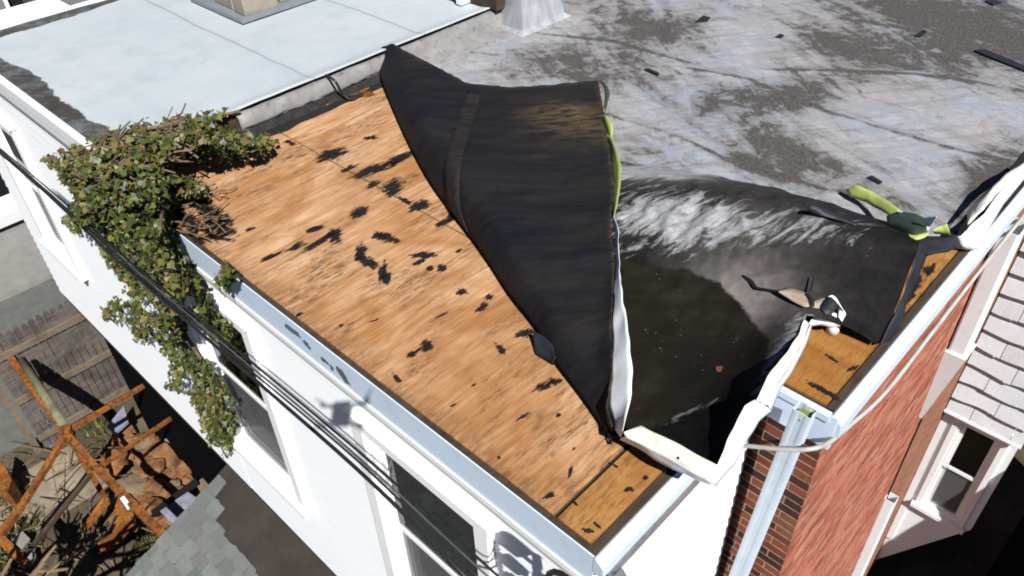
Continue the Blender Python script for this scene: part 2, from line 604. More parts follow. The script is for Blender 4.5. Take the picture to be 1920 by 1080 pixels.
def m_brick():
    m = Mat('brick', 0.85, 0.15)
    r = m.objrand()
    c = m.ramp(r, [(0.0, (0.050, 0.026, 0.022)), (0.25, (0.085, 0.030, 0.022)), (0.4, (0.20, 0.055, 0.032)), (0.7, (0.27, 0.078, 0.042)), (1.0, (0.22, 0.095, 0.045))])
    n = m.noise(22, 5, 0.7)
    c = m.mix(m.ramp(n, [(0.5, 0.0), (0.75, 0.6)]), c, (0.10, 0.035, 0.022))
    return m.out(c, None, n, 0.4, 0.004)


def m_leaf(bulk):
    m = Mat('ivy_leaf_bulk' if bulk else 'ivy_leaf', 0.5, 0.35)
    r = m.attr('tint') if bulk else m.objrand()
    c = m.ramp(r, [(0.0, (0.014, 0.019, 0.005)), (0.28, (0.034, 0.044, 0.008)), (0.50, (0.064, 0.078, 0.012)), (0.68, (0.118, 0.112, 0.018)), (0.84, (0.135, 0.085, 0.024)), (1.0, (0.085, 0.052, 0.030))])
    return m.out(c, None, m.noise(60, 2), 0.2, 0.002)


def m_shingle(name, a, b, c3):
    m = Mat(name, 0.9, 0.1)
    r = m.objrand()
    c = m.ramp(r, [(0.0, a), (0.5, b), (1.0, c3)])
    n = m.noise(7, 5, 0.7)
    g = m.noise(90, 3, 0.7)
    c = m.mix(m.ramp(n, [(0.45, 0.0), (0.75, 0.4)]), c, tuple(x * 0.7 for x in a))
    c = m.mix(m.ramp(g, [(0.4, 0.3), (0.6, 0.0)]), c, tuple(x * 0.55 for x in a))
    return m.out(c, None, g, 0.5, 0.003)


def m_glass():
    m = bpy.data.materials.new('window_glass')
    m.use_nodes = True
    t = m.node_tree
    t.nodes.clear()
    o = t.nodes.new('ShaderNodeOutputMaterial')
    mx = t.nodes.new('ShaderNodeMixShader')
    fr = t.nodes.new('ShaderNodeFresnel'); fr.inputs[0].default_value = 1.5
    tr = t.nodes.new('ShaderNodeBsdfTransparent'); tr.inputs[0].default_value = (0.80, 0.85, 0.83, 1)
    gl = t.nodes.new('ShaderNodeBsdfGlossy'); gl.inputs['Roughness'].default_value = 0.03
    t.links.new(fr.outputs[0], mx.inputs[0]); t.links.new(tr.outputs[0], mx.inputs[1]); t.links.new(gl.outputs[0], mx.inputs[2])
    t.links.new(mx.outputs[0], o.inputs[0])
    return m


def m_screen():
    m = bpy.data.materials.new('insect_screen')
    m.use_nodes = True
    t = m.node_tree
    b = t.nodes['Principled BSDF']
    b.inputs['Base Color'].default_value = (0.10, 0.10, 0.105, 1)
    b.inputs['Roughness'].default_value = 0.7
    b.inputs['Alpha'].default_value = 0.62
    return m


def m_ground():
    m = Mat('yard_dirt', 0.95, 0.1)
    n = m.noise(0.9, 6, 0.65); n2 = m.noise(9, 6, 0.7)
    c = m.ramp(n, [(0.3, (0.050, 0.036, 0.024)), (0.5, (0.085, 0.066, 0.044)), (0.7, (0.13, 0.105, 0.075))])
    c = m.mix(m.ramp(n2, [(0.5, 0.0), (0.72, 0.7)]), c, (0.035, 0.026, 0.017))
    c = m.mix(m.ramp(m.noise(2.3, 5, 0.7), [(0.6, 0.0), (0.72, 0.5)]), c, (0.05, 0.062, 0.015))
    return m.out(c, None, n2, 0.6, 0.03)


def m_rust():
    m = Mat('rusty_steel', 0.85, 0.2)
    n = m.noise(3.5, 6, 0.7); n2 = m.noise(18, 5, 0.7)
    c = m.ramp(n, [(0.3, (0.055, 0.020, 0.008)), (0.48, (0.21, 0.072, 0.013)), (0.7, (0.33, 0.130, 0.025))])
    c = m.mix(m.ramp(n2, [(0.48, 0.0), (0.62, 0.85)]), c, (0.045, 0.016, 0.009))
    return m.out(c, None, n2, 0.5, 0.006)


M = {}
M['ply'] = m_ply()
M['residue'] = m_residue()
M['rim'] = m_oldwood('tarred_edge_board', (0.035, 0.024, 0.017), (0.075, 0.052, 0.036), 1.57)
M['tar'] = simple('black_roofing_residue', (0.012, 0.0115, 0.013), 0.75, 0.4, 18)
M['roof'] = m_roof()
M['buckled'] = m_buckled()
M['under'] = m_under()
M['wroof'] = m_white_roof()
M['fascia'] = simple('pale_blue_grey_aluminium', (0.60, 0.72, 0.86), 0.45, 0.04, 2.0, 0.4, 0.0, 0.05, (0.6, 1, 1), (0.33, 0.36, 0.40), 0.3)
Mat.GAIN = 0.88
M['drip'] = simple('blue_white_drip_metal', (0.46, 0.53, 0.60), 0.45, 0.07, 4.0, 0.4, 0.0, 0.08, (1, 1, 1), (0.30, 0.31, 0.33), 0.35)
M['white'] = simple('white_vinyl', (0.76, 0.78, 0.79), 0.5, 0.02, 2.0, 0.35, 0.0, 0.03, (1, 1, 3), (0.55, 0.56, 0.57), 0.2)
M['trim'] = simple('white_painted_trim', (0.78, 0.79, 0.78), 0.45, 0.03, 3.0, 0.4, 0.0, 0.05, (1, 1, 1), (0.45, 0.43, 0.40), 0.22)
M['metal'] = simple('white_coil_metal', (0.72, 0.75, 0.76), 0.38, 0.04, 5.0, 0.5, 0.0, 0.06, (1, 1, 1), (0.40, 0.40, 0.42), 0.2)
M['cream'] = simple('weathered_cream_metal', (0.66, 0.63, 0.55), 0.5, 0.07, 9.0, 0.4, 0.0, 0.12, (1, 1, 1), (0.25, 0.21, 0.16), 0.5)
Mat.GAIN = 0.73
M['green'] = simple('yellow_green_metal_back', (0.40, 0.46, 0.13), 0.45, 0.14, 6.0, 0.4, 0.0, 0.08, (1, 1, 1), (0.22, 0.27, 0.12), 0.4)
M['olivey'] = simple('olive_primer', (0.20, 0.23, 0.05), 0.5, 0.2, 6.0)
M['olive'] = simple('dark_green_metal_back', (0.042, 0.066, 0.040), 0.5, 0.2, 6.0)
M['mark'] = simple('slate_blue_mark', (0.10, 0.125, 0.17), 0.8, 0.3, 12)
M['navy'] = simple('dark_membrane_scrap', (0.016, 0.018, 0.026), 0.6, 0.3, 8.0)
M['brickwall'] = m_brickwall()
M['brick'] = m_brick()
M['sbrick'] = m_sidebrick(False)
M['sbrickb'] = m_sidebrick(True)
M['mortar'] = simple('mortar', (0.42, 0.31, 0.23), 0.9, 0.2, 14)
M['glass'] = m_glass()
M['screen'] = m_screen()
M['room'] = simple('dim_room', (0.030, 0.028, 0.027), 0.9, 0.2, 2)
M['curtain'] = simple('sage_green_curtain', (0.30, 0.46, 0.36), 0.9, 0.12, 4)
M['blind'] = simple('pale_blind', (0.50, 0.49, 0.48), 0.8, 0.06, 4)
M['leaf'] = m_leaf(False)
M['leafb'] = m_leaf(True)
M['stem'] = simple('ivy_stem', (0.15, 0.105, 0.062), 0.9, 0.3, 12)
M['cable'] = simple('black_cable', (0.012, 0.013, 0.014), 0.45, 0.2, 9, 0.5)
M['wire'] = simple('dull_grey_wire', (0.075, 0.078, 0.08), 0.5, 0.2, 9, 0.4)
M['gcable'] = simple('grey_cable', (0.42, 0.40, 0.37), 0.5, 0.2, 9, 0.4)
M['shg'] = m_shingle('grey_green_shingle', (0.110, 0.126, 0.114), (0.178, 0.198, 0.178), (0.140, 0.140, 0.138))
M['shw'] = m_shingle('pale_grey_shingle', (0.68, 0.69, 0.71), (0.76, 0.77, 0.79), (0.71, 0.72, 0.75))
M['strip'] = simple('brown_rolled_roofing', (0.036, 0.030, 0.027), 0.9, 0.25, 3.5, 0.2, 0, 0.3)
M['silver'] = simple('silver_coated_flashing', (0.46, 0.48, 0.51), 0.32, 0.28, 5.0, 0.6, 0.35, 0.35, (2, 2, 0.6))
M['curb'] = simple('grey_coated_flashing', (0.21, 0.205, 0.205), 0.6, 0.2, 7, 0.3, 0, 0.3, (1, 1, 1), (0.045, 0.04, 0.037), 0.9)
M['block'] = simple('concrete_block', (0.29, 0.26, 0.21), 0.95, 0.15, 10, 0.1, 0, 0.5)
M['tray'] = simple('galvanised_sheet', (0.22, 0.25, 0.28), 0.5, 0.1, 6, 0.5, 0.2)
M['ground'] = m_ground()
M['yard'] = simple('dusty_tan_concrete', (0.24, 0.20, 0.145), 0.95, 0.3, 2.2, 0.1, 0, 0.5, (1, 1, 1), (0.10, 0.08, 0.05), 0.7)
M['asphalt'] = simple('asphalt', (0.11, 0.115, 0.105), 0.95, 0.14, 5, 0.15, 0, 0.5)
M['paving'] = simple('concrete_paving', (0.22, 0.21, 0.20), 0.95, 0.12, 4, 0.15, 0, 0.4)
M['fence'] = m_oldwood('weathered_fence_wood', (0.075, 0.062, 0.055), (0.16, 0.135, 0.12))
M['rail'] = m_oldwood('weathered_rail_wood', (0.12, 0.092, 0.066), (0.205, 0.160, 0.115))
M['pole'] = m_oldwood('lichen_grey_pole', (0.12, 0.115, 0.065), (0.20, 0.19, 0.12))
M['rust'] = m_rust()
M['rubble'] = simple('orange_stone', (0.17, 0.078, 0.030), 0.95, 0.6, 5)
M['rubble2'] = simple('tan_stone', (0.15, 0.115, 0.072), 0.95, 0.4, 5)
M['lav'] = simple('lavender_grey_panel', (0.20, 0.205, 0.27), 0.7, 0.3, 9)
M['void'] = simple('shade_black', (0.0045, 0.0045, 0.006), 0.95, 0.3, 4, 0.02)  # near-black: overhang and alley shade put into the wall colour
M['black'] = simple('black_plastic', (0.010, 0.010, 0.011), 0.5, 0.3, 6)
M['carw'] = simple('white_car_paint', (0.72, 0.73, 0.74), 0.25, 0.02, 2, 0.6)
M['carg'] = simple('tinted_car_glass', (0.012, 0.014, 0.016), 0.08, 0.1, 2, 0.6)
M['rubber'] = simple('tyre_rubber', (0.02, 0.02, 0.02), 0.85, 0.2, 20)
M['hub'] = simple('alloy_rim', (0.42, 0.43, 0.44), 0.35, 0.1, 6, 0.5, 0.6)
M['drone'] = simple('grey_drone_shell', (0.33, 0.34, 0.35), 0.5, 0.05, 5)
M['pvc'] = simple('white_pvc', (0.70, 0.70, 0.68), 0.4, 0.03, 6)
M['beige'] = simple('torn_felt_backing', (0.38, 0.30, 0.23), 0.9, 0.15, 9, 0.2, 0, 0.3, (1, 1, 1), (0.10, 0.05, 0.03), 0.5)
M['shaded_wall'] = simple('shaded_white_wall', (0.17, 0.175, 0.19), 0.9, 0.08, 3)  # white far house wall, greyed to hold its shade in the colour
M['redb'] = simple('red_brick_fragment', (0.12, 0.030, 0.020), 0.9, 0.2, 14)

GZ = -6.85      # yard level

# ------------------------------------------------------------------ ground, road, pavement
def sheet(name, x0, x1, y0, y1, z, mat):
    return tag(MB().add([(x0, y0, z), (x1, y0, z), (x1, y1, z), (x0, y1, z)], [(0, 1, 2, 3)]).build(name, mat), kind='structure')

sheet('ground', -150, 150, -150, 150, GZ, M['ground'])
sheet('road', -16.0, -10.6, -60, 60, GZ + 0.006, M['asphalt'])
pv = MB()
pv.box(-17.6, -14.7, -60, 60, GZ + 0.002, GZ + 0.12)
tag(pv.build('pavement', M['paving']), kind='structure')
sheet('yard_slab', -10.0, -8.75, -2.2, -0.6, GZ + 0.010, M['yard'])


# ================================================================== the damaged row house
house = empty('row_house', (-2.2, 3.0, GZ))
tag(house, 'white sided row house with its flat roof peeled back to bare plywood', 'house')
WY = 0.10          # rear wall plane (clapboard backs)

# --- roof deck and plywood sheets
deck = MB()
deck.box(-4.50, -0.004, 0.004, 1.425, -0.16, -0.022)
deck.box(-4.50, 0.366, 1.435, 12.0, -0.16, -0.022)
deck_o = deck.build('roof_deck', M['rim'], house)


def ply(x0, x1, y0, y1, age=0.0, z=0.0):
    g = 0.0065
    nx = max(2, int((x1 - x0) / 0.12)); ny = max(2, int((y1 - y0) / 0.12))
    mb = MB()
    top = []
    tilt = rnd.uniform(-0.004, 0.004)
    for i in range(ny + 1):
        row = []
        for j in range(nx + 1):
            x = x0 + g + (x1 - x0 - 2 * g) * j / nx
            y = y0 + g + (y1 - y0 - 2 * g) * i / ny
            row.append((x, y, z + 0.004 * nz((x, y, 0), 1.6) + tilt * (j / nx - 0.5)))
        top.append(row)
    mb.grid(top)
    n = len(mb.v)
    ring = [j for j in range(nx + 1)] + [i * (nx + 1) + nx for i in range(1, ny + 1)] + [ny * (nx + 1) + j for j in range(nx - 1, -1, -1)] + [i * (nx + 1) for i in range(ny - 1, 0, -1)]
    mb.v += [(mb.v[k][0], mb.v[k][1], z - 0.019) for k in ring]
    for a in range(len(ring)):
        b = (a + 1) % len(ring)
        mb.f.append((ring[a], ring[b], n + b, n + a))
    o = mb.build('plywood_sheet', M['ply'], deck_o, attrs={'age': [age] * len(mb.v)})
    return o


xs = [-4.46, -4.10, -2.88, -1.48, -0.26]
for a, b in zip(xs, xs[1:]):
    ply(a, b, 0.026, 1.25, 0.0 if b < -0.3 else 0.12)
    ply(a, b, 1.25, 2.47)
    ply(a, b, 2.47, 3.6)
ply(-0.246, -0.040, 0.026, 1.43, 0.8)
ply(-0.26, 0.33, 1.44, 2.47, 1.0)
ply(-0.26, 0.33, 2.47, 3.7, 0.9)
MB().box(-4.46, -0.004, 0.000, 0.030, -0.10, -0.006).build('edge_board', M['rim'], deck_o)
MB().box(-0.042, 0.000, 0.031, 1.43, -0.10, -0.010).build('edge_board', M['rim'], deck_o)
MB().box(0.332, 0.372, 1.44, 3.75, -0.10, -0.008).build('edge_board', M['rim'], deck_o)
# dark open end of the deck above the rear brick return
MB().box(0.01, 0.33, 1.436, 1.470, -0.14, -0.012).build('edge_board', M['rim'], deck_o)


# --- black residue of the old membrane still stuck on the plywood
def blob(u, v, L, W, ang, seed, name='residue_patch', mat='tar', z=0.006, parent=None, lab=None):
    """L, W in photo pixels along / across direction ang (photo degrees, 0 = right, + = down)."""
    R_ = random.Random(seed)
    n = 20
    ca, sa = math.cos(math.radians(ang)), math.sin(math.radians(ang))
    film = mat == 'tar'
    rings = (0.45, 0.95, 1.6) if film else (0.6, 1.0)
    mb = MB()
    mb.v.append(tuple(P(u, v, z=z)))
    core = [1.0]
    rr = [1 + 0.40 * noise.noise(Vector((math.cos(2 * math.pi * k / n) * 1.6 + seed * 3.1, math.sin(2 * math.pi * k / n) * 1.6, seed))) + R_.uniform(-0.14, 0.14) for k in range(n)]
    for ri, rg in enumerate(rings):
        for k in range(n):
            a = 2 * math.pi * k / n
            dx = math.cos(a) * L / 2 * rr[k] * rg; dy = math.sin(a) * W / 2 * rr[k] * rg
            mb.v.append(tuple(P(u + dx * ca - dy * sa, v + dx * sa + dy * ca, z=z)))
            core.append((0.80, 0.50, 0.0)[ri])
    for k in range(n):
        mb.f.append((0, 1 + k, 1 + (k + 1) % n))
        for ri in range(len(rings) - 1):
            a = 1 + ri * n
            mb.f.append((a + k, a + n + k, a + n + (k + 1) % n, a + (k + 1) % n))
    o = mb.build(name, M['residue' if film else mat], parent or deck_o, attrs={'core': core})
    if not film:
        m_ = o.modifiers.new('thickness', 'SOLIDIFY'); m_.thickness = 0.012; m_.offset = -1
    return o


RES = [(620, 290, 60, 16, -12), (545, 268, 20, 7, 15), (695, 258, 22, 7, -5), (655, 315, 34, 8, -20), (700, 318, 74, 15, -22), (752, 296, 50, 14, -26),
       (735, 352, 40, 26, -25), (700, 345, 24, 9, -30), (786, 385, 40, 20, -22), (760, 376, 26, 8, 25), (830, 418, 34, 10, -30), (848, 404, 18, 12, -10),
       (672, 400, 36, 20, -25), (628, 440, 26, 26, 0), (600, 452, 70, 10, -30), (590, 430, 34, 9, -20), (555, 462, 34, 8, -24), (510, 480, 40, 6, -24),
       (722, 444, 42, 16, 14), (708, 440, 22, 8, -25), (676, 472, 20, 26, 20), (690, 492, 36, 18, 18), (718, 508, 14, 40, 15), (724, 522, 14, 20, 10),
       (792, 478, 50, 10, -2), (786, 492, 26, 8, -18), (828, 502, 16, 14, 0), (806, 503, 14, 8, 0), (866, 548, 22, 11, -12), (905, 575, 26, 10, -35),
       (918, 557, 14, 10, 0), (984, 625, 32, 13, -12), (940, 656, 24, 12, 40), (800, 648, 22, 20, -35), (772, 664, 16, 10, -20), (786, 656, 22, 6, -35),
       (1020, 724, 34, 14, -24), (1040, 716, 24, 14, -10), (745, 710, 24, 8, 50), (978, 783, 26, 5, -32), (936, 858, 8, 7, 0), (1070, 882, 8, 20, 12),
       (1030, 930, 22, 9, -25), (1048, 778, 10, 7, -20), (850, 760, 12, 4, -30), (560, 590, 14, 6, -25), (468, 430, 18, 5, -20), (1210, 895, 8, 8, 0),
       (1180, 918, 18, 11, -15), (1076, 842, 9, 5, -40), (1152, 872, 14, 5, 35), (1080, 945, 12, 5, 40), (1120, 985, 16, 6, 40), (1102, 995, 22, 7, 15),
       (640, 610, 10, 5, -20), (860, 470, 12, 5, -30), (888, 722, 16, 5, -24), (830, 590, 22, 4, -25), (704, 600, 18, 4, -25)]
for i, (u, v, L, W, a) in enumerate(RES):
    blob(u, v, L, W, a, i + 1)
# rotten dark hollow beside the ivy
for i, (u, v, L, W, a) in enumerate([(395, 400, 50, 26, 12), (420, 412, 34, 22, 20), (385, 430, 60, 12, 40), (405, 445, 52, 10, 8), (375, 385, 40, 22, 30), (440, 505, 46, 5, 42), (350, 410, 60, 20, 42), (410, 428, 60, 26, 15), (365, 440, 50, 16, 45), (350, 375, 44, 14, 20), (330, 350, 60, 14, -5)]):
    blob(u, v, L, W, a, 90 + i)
for i, (u, v, L, W, a) in enumerate([(1745, 505, 22, 16, -50), (1722, 530, 34, 16, -55), (1708, 553, 26, 14, -50), (1692, 585, 22, 8, -60), (1668, 610, 26, 8, -20), (1560, 672, 22, 6, 30), (1600, 690, 20, 8, -30), (1550, 735, 70, 9, 28)]):
    blob(u, v, L, W, a, 120 + i)

# --- the flat, coated membrane that still lies on the main roof
px_flat = [(700, 60), (735, 100), (800, 230), (870, 330), (960, 500), (1060, 650), (1130, 700), (1170, 560), (1500, 500), (1640, 480), (1700, 452), (1780, 440), (1812, 430)]
flat_poly = [tuple(P(u, v, z=0.02).xy) for u, v in px_flat] + [(0.36, 3.95), (0.36, 11.6), (-4.44, 11.6)]
flat_poly[0] = (-4.44, 3.2)
DIRT = [(1650, 90, 0.8, 0.5, 0.95), (1560, 80, 0.5, 0.35, 0.6), (1830, 50, 0.9, 0.7, 0.9), (1900, 90, 0.5, 0.5, 0.9), (1535, 165, 0.38, 0.42, 1.0), (1490, 180, 0.25, 0.3, 0.8),
        (1345, 205, 0.4, 0.35, 0.75), (1400, 180, 0.4, 0.2, 0.6), (1460, 265, 0.32, 0.25, 0.9), (1470, 300, 0.35, 0.2, 0.9), (1430, 310, 0.3, 0.15, 0.8), (1540, 300, 0.2, 0.15, 0.6),
        (1080, 120, 0.55, 0.3, 0.75), (1000, 110, 0.5, 0.3, 0.5), (1180, 60, 0.6, 0.6, 0.6), (1250, 40, 0.5, 0.4, 0.6), (1230, 65, 0.25, 0.3, 0.7), (1640, 250, 0.3, 0.3, 0.1),
        (1880, 320, 0.2, 0.5, 1.0), (1850, 370, 0.16, 0.4, 1.0), (1700, 395, 0.3, 0.15, 0.4), (1170, 150, 0.5, 0.5, 0.35), (1750, 10, 1.0, 0.5, 0.8), (1660, 20, 0.7, 0.4, 0.5), (1200, 280, 0.3, 0.2, 0.45)]
DIRTW = [(P(u, v, z=0.02), sx, sy, k) for u, v, sx, sy, k in DIRT]
CLEAN = [(1620, 200, 0.7, 0.45, 0.7), (1780, 220, 0.7, 0.45, 0.9), (1250, 240, 0.7, 0.3, 0.5), (1300, 100, 0.7, 0.6, 0.35), (1380, 30, 0.8, 0.7, 0.5), (960, 70, 0.3, 0.5, 0.9), (880, 110, 0.4, 0.4, 0.7)]
CLEANW = [(P(u, v, z=0.02), sx, sy, k) for u, v, sx, sy, k in CLEAN]
SEAMPX = [[(1130, 215), (1280, 262), (1400, 318), (1547, 357), (1640, 378)], [(1290, 130), (1400, 150), (1480, 187), (1560, 215), (1660, 245), (1720, 262), (1800, 285), (1890, 304)],
          [(1430, 132), (1560, 134), (1700, 140), (1800, 150), (1920, 172)], [(1130, 320), (1270, 335), (1370, 352)], [(760, 95), (860, 98), (930, 105)], [(1580, 35), (1700, 55), (1850, 90)],
          [(1000, 62), (1150, 78), (1290, 118)]]
SEAMW = [[P(u, v, z=0.02) for u, v in s] for s in SEAMPX]


def roof_dirt(x, y):
    d = 0.0
    for c, sx, sy, k in DIRTW:
        q = ((x - c.x) / sx) ** 2 + ((y - c.y) / sy) ** 2
        if q < 9: d += k * math.exp(-q)
    for c, sx, sy, k in CLEANW:
        q = ((x - c.x) / sx) ** 2 + ((y - c.y) / sy) ** 2
        if q < 9: d -= 0.55 * k * math.exp(-q)
    s = 0.0
    for ln in SEAMW:
        e = pdist(x, y, ln, False)
        if e < 0.12:
            s = max(s, math.exp(-(e / 0.024) ** 2) * (1.0 + 0.7 * nz((x, y, 0), 2.3)))
    e = 0.36 - x
    edge = max(0.0, 1 - e / 0.16)
    return max(-0.6, min(1.3, d)) + 1.1 * s + edge * 0.9


def flat_z(x, y):
    z = 0.020 + 0.012 * nz((x, y, 0), 0.8) + 0.004 * nz((x, y, 3), 4)
    for ln in SEAMW[:3]:
        e = pdist(x, y, ln, False)
        if e < 0.10:
            z += 0.010 * math.exp(-(e / 0.05) ** 2)
    return z


mb = MB()
ids = {}
att = []
st = 0.026
nx_ = int(4.82 / st)
ys = []
y = 0.7
while y < 11.5:
    ys.append(y)
    y += st if y < 5.5 else st * 2
for i, y in enumerate(ys):
    for j in range(nx_ + 1):
        x = -4.44 + j * st
        ids[(i, j)] = None
cellok = {}
for i in range(len(ys) - 1):
    for j in range(nx_):
        cx = -4.44 + (j + 0.5) * st; cy = (ys[i] + ys[i + 1]) / 2
        if inside(cx, cy, flat_poly):
            q = []
            for a, b in ((i, j), (i, j + 1), (i + 1, j + 1), (i + 1, j)):
                if ids[(a, b)] is None:
                    x = -4.44 + b * st; yy = ys[a]
                    ids[(a, b)] = len(mb.v)
                    mb.v.append((x, yy, flat_z(x, yy)))
                    att.append(roof_dirt(x, yy))
                q.append(ids[(a, b)])
            mb.f.append(tuple(q))
roof_o = solid(mb, 'roof_membrane', M['roof'], house, 0.008, True, {'dirt': att})
tag(roof_o, 'grey aluminium coated membrane worn to black in patches')


# --- buckled and lifted part of the membrane (control points: photo position and height)
def patch_eval(G, r0, r1, c0, c1, n):
    H_ = len(G); W_ = len(G[0])
    V = [[Vector(p) for p in r] for r in G]
    rows = []
    for i in range(int((r1 - r0) * n) + 1):
        s = r0 + i / n
        a = min(int(s), H_ - 2); t = s - a
        col = []
        for j in range(W_):
            col.append(cr(V[max(a - 1, 0)][j], V[a][j], V[a + 1][j], V[min(a + 2, H_ - 1)][j], t))
        row = []
        for j in range(int((c1 - c0) * n) + 1):
            s2 = c0 + j / n
            b = min(int(s2), W_ - 2); t2 = s2 - b
            row.append(cr(col[max(b - 1, 0)], col[b], col[b + 1], col[min(b + 2, W_ - 1)], t2))
        rows.append(row)
    return rows


GA = [[(1100, 296, .030), (1250, 316, .03), (1400, 345, .035), (1520, 374, .035), (1620, 404, .04), (1700, 432, .05)],
      [(1100, 330, .13), (1255, 343, .19), (1400, 372, .25), (1520, 402, .30), (1620, 434, .35), (1722, 458, .35)],
      [(1100, 405, .11), (1260, 418, .18), (1400, 445, .205), (1520, 478, .25), (1620, 508, .235), (1702, 515, .21)],
      [(1100, 480, .04), (1265, 492, .08), (1400, 525, .15), (1505, 548, .20), (1600, 568, .16), (1678, 580, .12)],
      [(1100, 560, .03), (1280, 560, .035), (1400, 585, .09), (1512, 592, .23), (1582, 612, .11), (1642, 645, .045)],
      [(1110, 680, .03), (1270, 680, .03), (1370, 680, .09), (1470, 672, .28), (1500, 690, .2), (1560, 700, .1)],
      [(1125, 760, .05), (1245, 765, .05), (1330, 770, .13), (1428, 752, .33), (1520, 740, .45), (0, 0, 0)],
      [(1140, 815, .10), (1210, 828, .15), (1272, 862, .22), (1333, 897, .32), (1400, 930, .4), (0, 0, 0)]]
WETPX = [(1165, 490), (1240, 505), (1300, 518), (1345, 535), (1385, 570), (1410, 605), (1442, 640), (1430, 690), (1410, 735), (1345, 745), (1290, 770), (1240, 795), (1200, 820), (1120, 830), (1110, 480)]
mb = MB()
att = {'silver': [], 'wet': [], 'grey': []}
def addpatch(rows):
    n = len(mb.v); wd = len(rows[0])
    for r_ in rows:
        for q in r_:
            u, v, z = q
            p = P(u, v, z=z)
            amp = math.exp(-((u - 1300) / 210) ** 2 - ((v - 425) / 70) ** 2)
            cx_ = p.x * 0.9 + p.y * 0.30; cy_ = p.y * 0.55 - p.x * 0.2
            wr = 0.012 * nz((p.x * 2.2, p.y * 0.8, p.z), 3.0) + 0.004 * nz(p, 11)
            wr += amp * (0.095 * (0.5 - abs(nz((cx_, cy_, 4), 4.6))) + 0.050 * (0.5 - abs(nz((cx_, cy_, 8), 10.5))))
            wr += (0.020 * (0.5 - abs(nz((p.x, p.y, 5), 4.0))) + 0.008 * (0.5 - abs(nz((p.x, p.y, 6), 11.0)))) * (1 if 440 < v < 640 else 0.3)
            if v > 560: wr *= 0.6
            mb.v.append((p.x, p.y, p.z + wr * (1 if v > 330 else 0)))
            d = pdist(u, v, WETPX)
            att['wet'].append(0.5 + (min(d, 40) if inside(u, v, WETPX) else -min(d, 40)) / 60.0)
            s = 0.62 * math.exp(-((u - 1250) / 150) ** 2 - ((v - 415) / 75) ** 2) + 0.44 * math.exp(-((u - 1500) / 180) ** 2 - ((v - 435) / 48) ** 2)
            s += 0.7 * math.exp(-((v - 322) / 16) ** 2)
            s += 0.42 * max(0, 1 - pdist(u, v, [(1500, 600), (1450, 690), (1420, 740)], False) / 55)
            s += 0.40 * max(0, 1 - pdist(u, v, [(1230, 800), (1300, 768), (1345, 752)], False) / 26)
            att['silver'].append(s - 0.10)
            att['grey'].append(min(1, 1.0 * math.exp(-((u - 1385) / 105) ** 2 - ((v - 565) / 72) ** 2) + 0.35 * math.exp(-((v - 330) / 25) ** 2) + 0.22 * math.exp(-((u - 1420) / 170) ** 2 - ((v - 420) / 60) ** 2)))
    for i in range(len(rows) - 1):
        for j in range(wd - 1):
            a = n + i * wd + j
            mb.f.append((a, a + 1, a + wd + 1, a + wd))
addpatch(patch_eval([r[:5] for r in GA], 0, 7, 0, 3, 30))
addpatch(patch_eval(GA[:6], 0, 4, 3, 5, 30))
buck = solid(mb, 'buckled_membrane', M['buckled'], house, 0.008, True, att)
wl = buck.modifiers.new('weld', 'WELD'); wl.merge_threshold = 0.003
buck.modifiers.move(1, 0)
tag(buck, 'buckled dark membrane with silver streaks and a round black patch')

# the ragged black hem that hangs off the buckled sheet on the right
ribbon('membrane_hem', M['navy'], buck, [(1722, 458, .34), (1704, 520, .205), (1680, 585, .12), (1645, 645, .05)],
       [(1745, 462, .22), (1712, 545, .09), (1690, 600, .05), (1668, 640, .02)], 20, 3, 0.006, jag=0.02)
ribbon('membrane_hem', M['navy'], buck, [(1690, 430, .16), (1740, 440, .20), (1790, 445, .14), (1812, 440, .06)],
       [(1720, 462, .30), (1745, 478, .20), (1780, 472, .14), (1806, 462, .04)], 16, 4, 0.006, jag=0.02)

# --- the peeled flap, folded back over the roof with its black underside up
F_ = [(702, 108, .10), (722, 165, .07), (762, 258, .05), (808, 342, .05), (860, 412, .05), (915, 488, .05), (960, 556, .05), (1004, 612, .05), (1042, 676, .05), (1092, 742, .05), (1126, 788, .06), (1146, 816, .07)]
E_ = [(735, 82, .30), (800, 116, .24), (880, 158, .18), (960, 164, .17), (1050, 158, .20), (1122, 152, .26), (1141, 262, .24), (1152, 350, .24), (1145, 415, .25), (1152, 495, .25), (1147, 590, .26), (1149, 690, .24), (1136, 760, .20), (1150, 806, .14)]
n_s, n_t = 190, 54
fa = crline([Q(p) for p in F_], n_s)
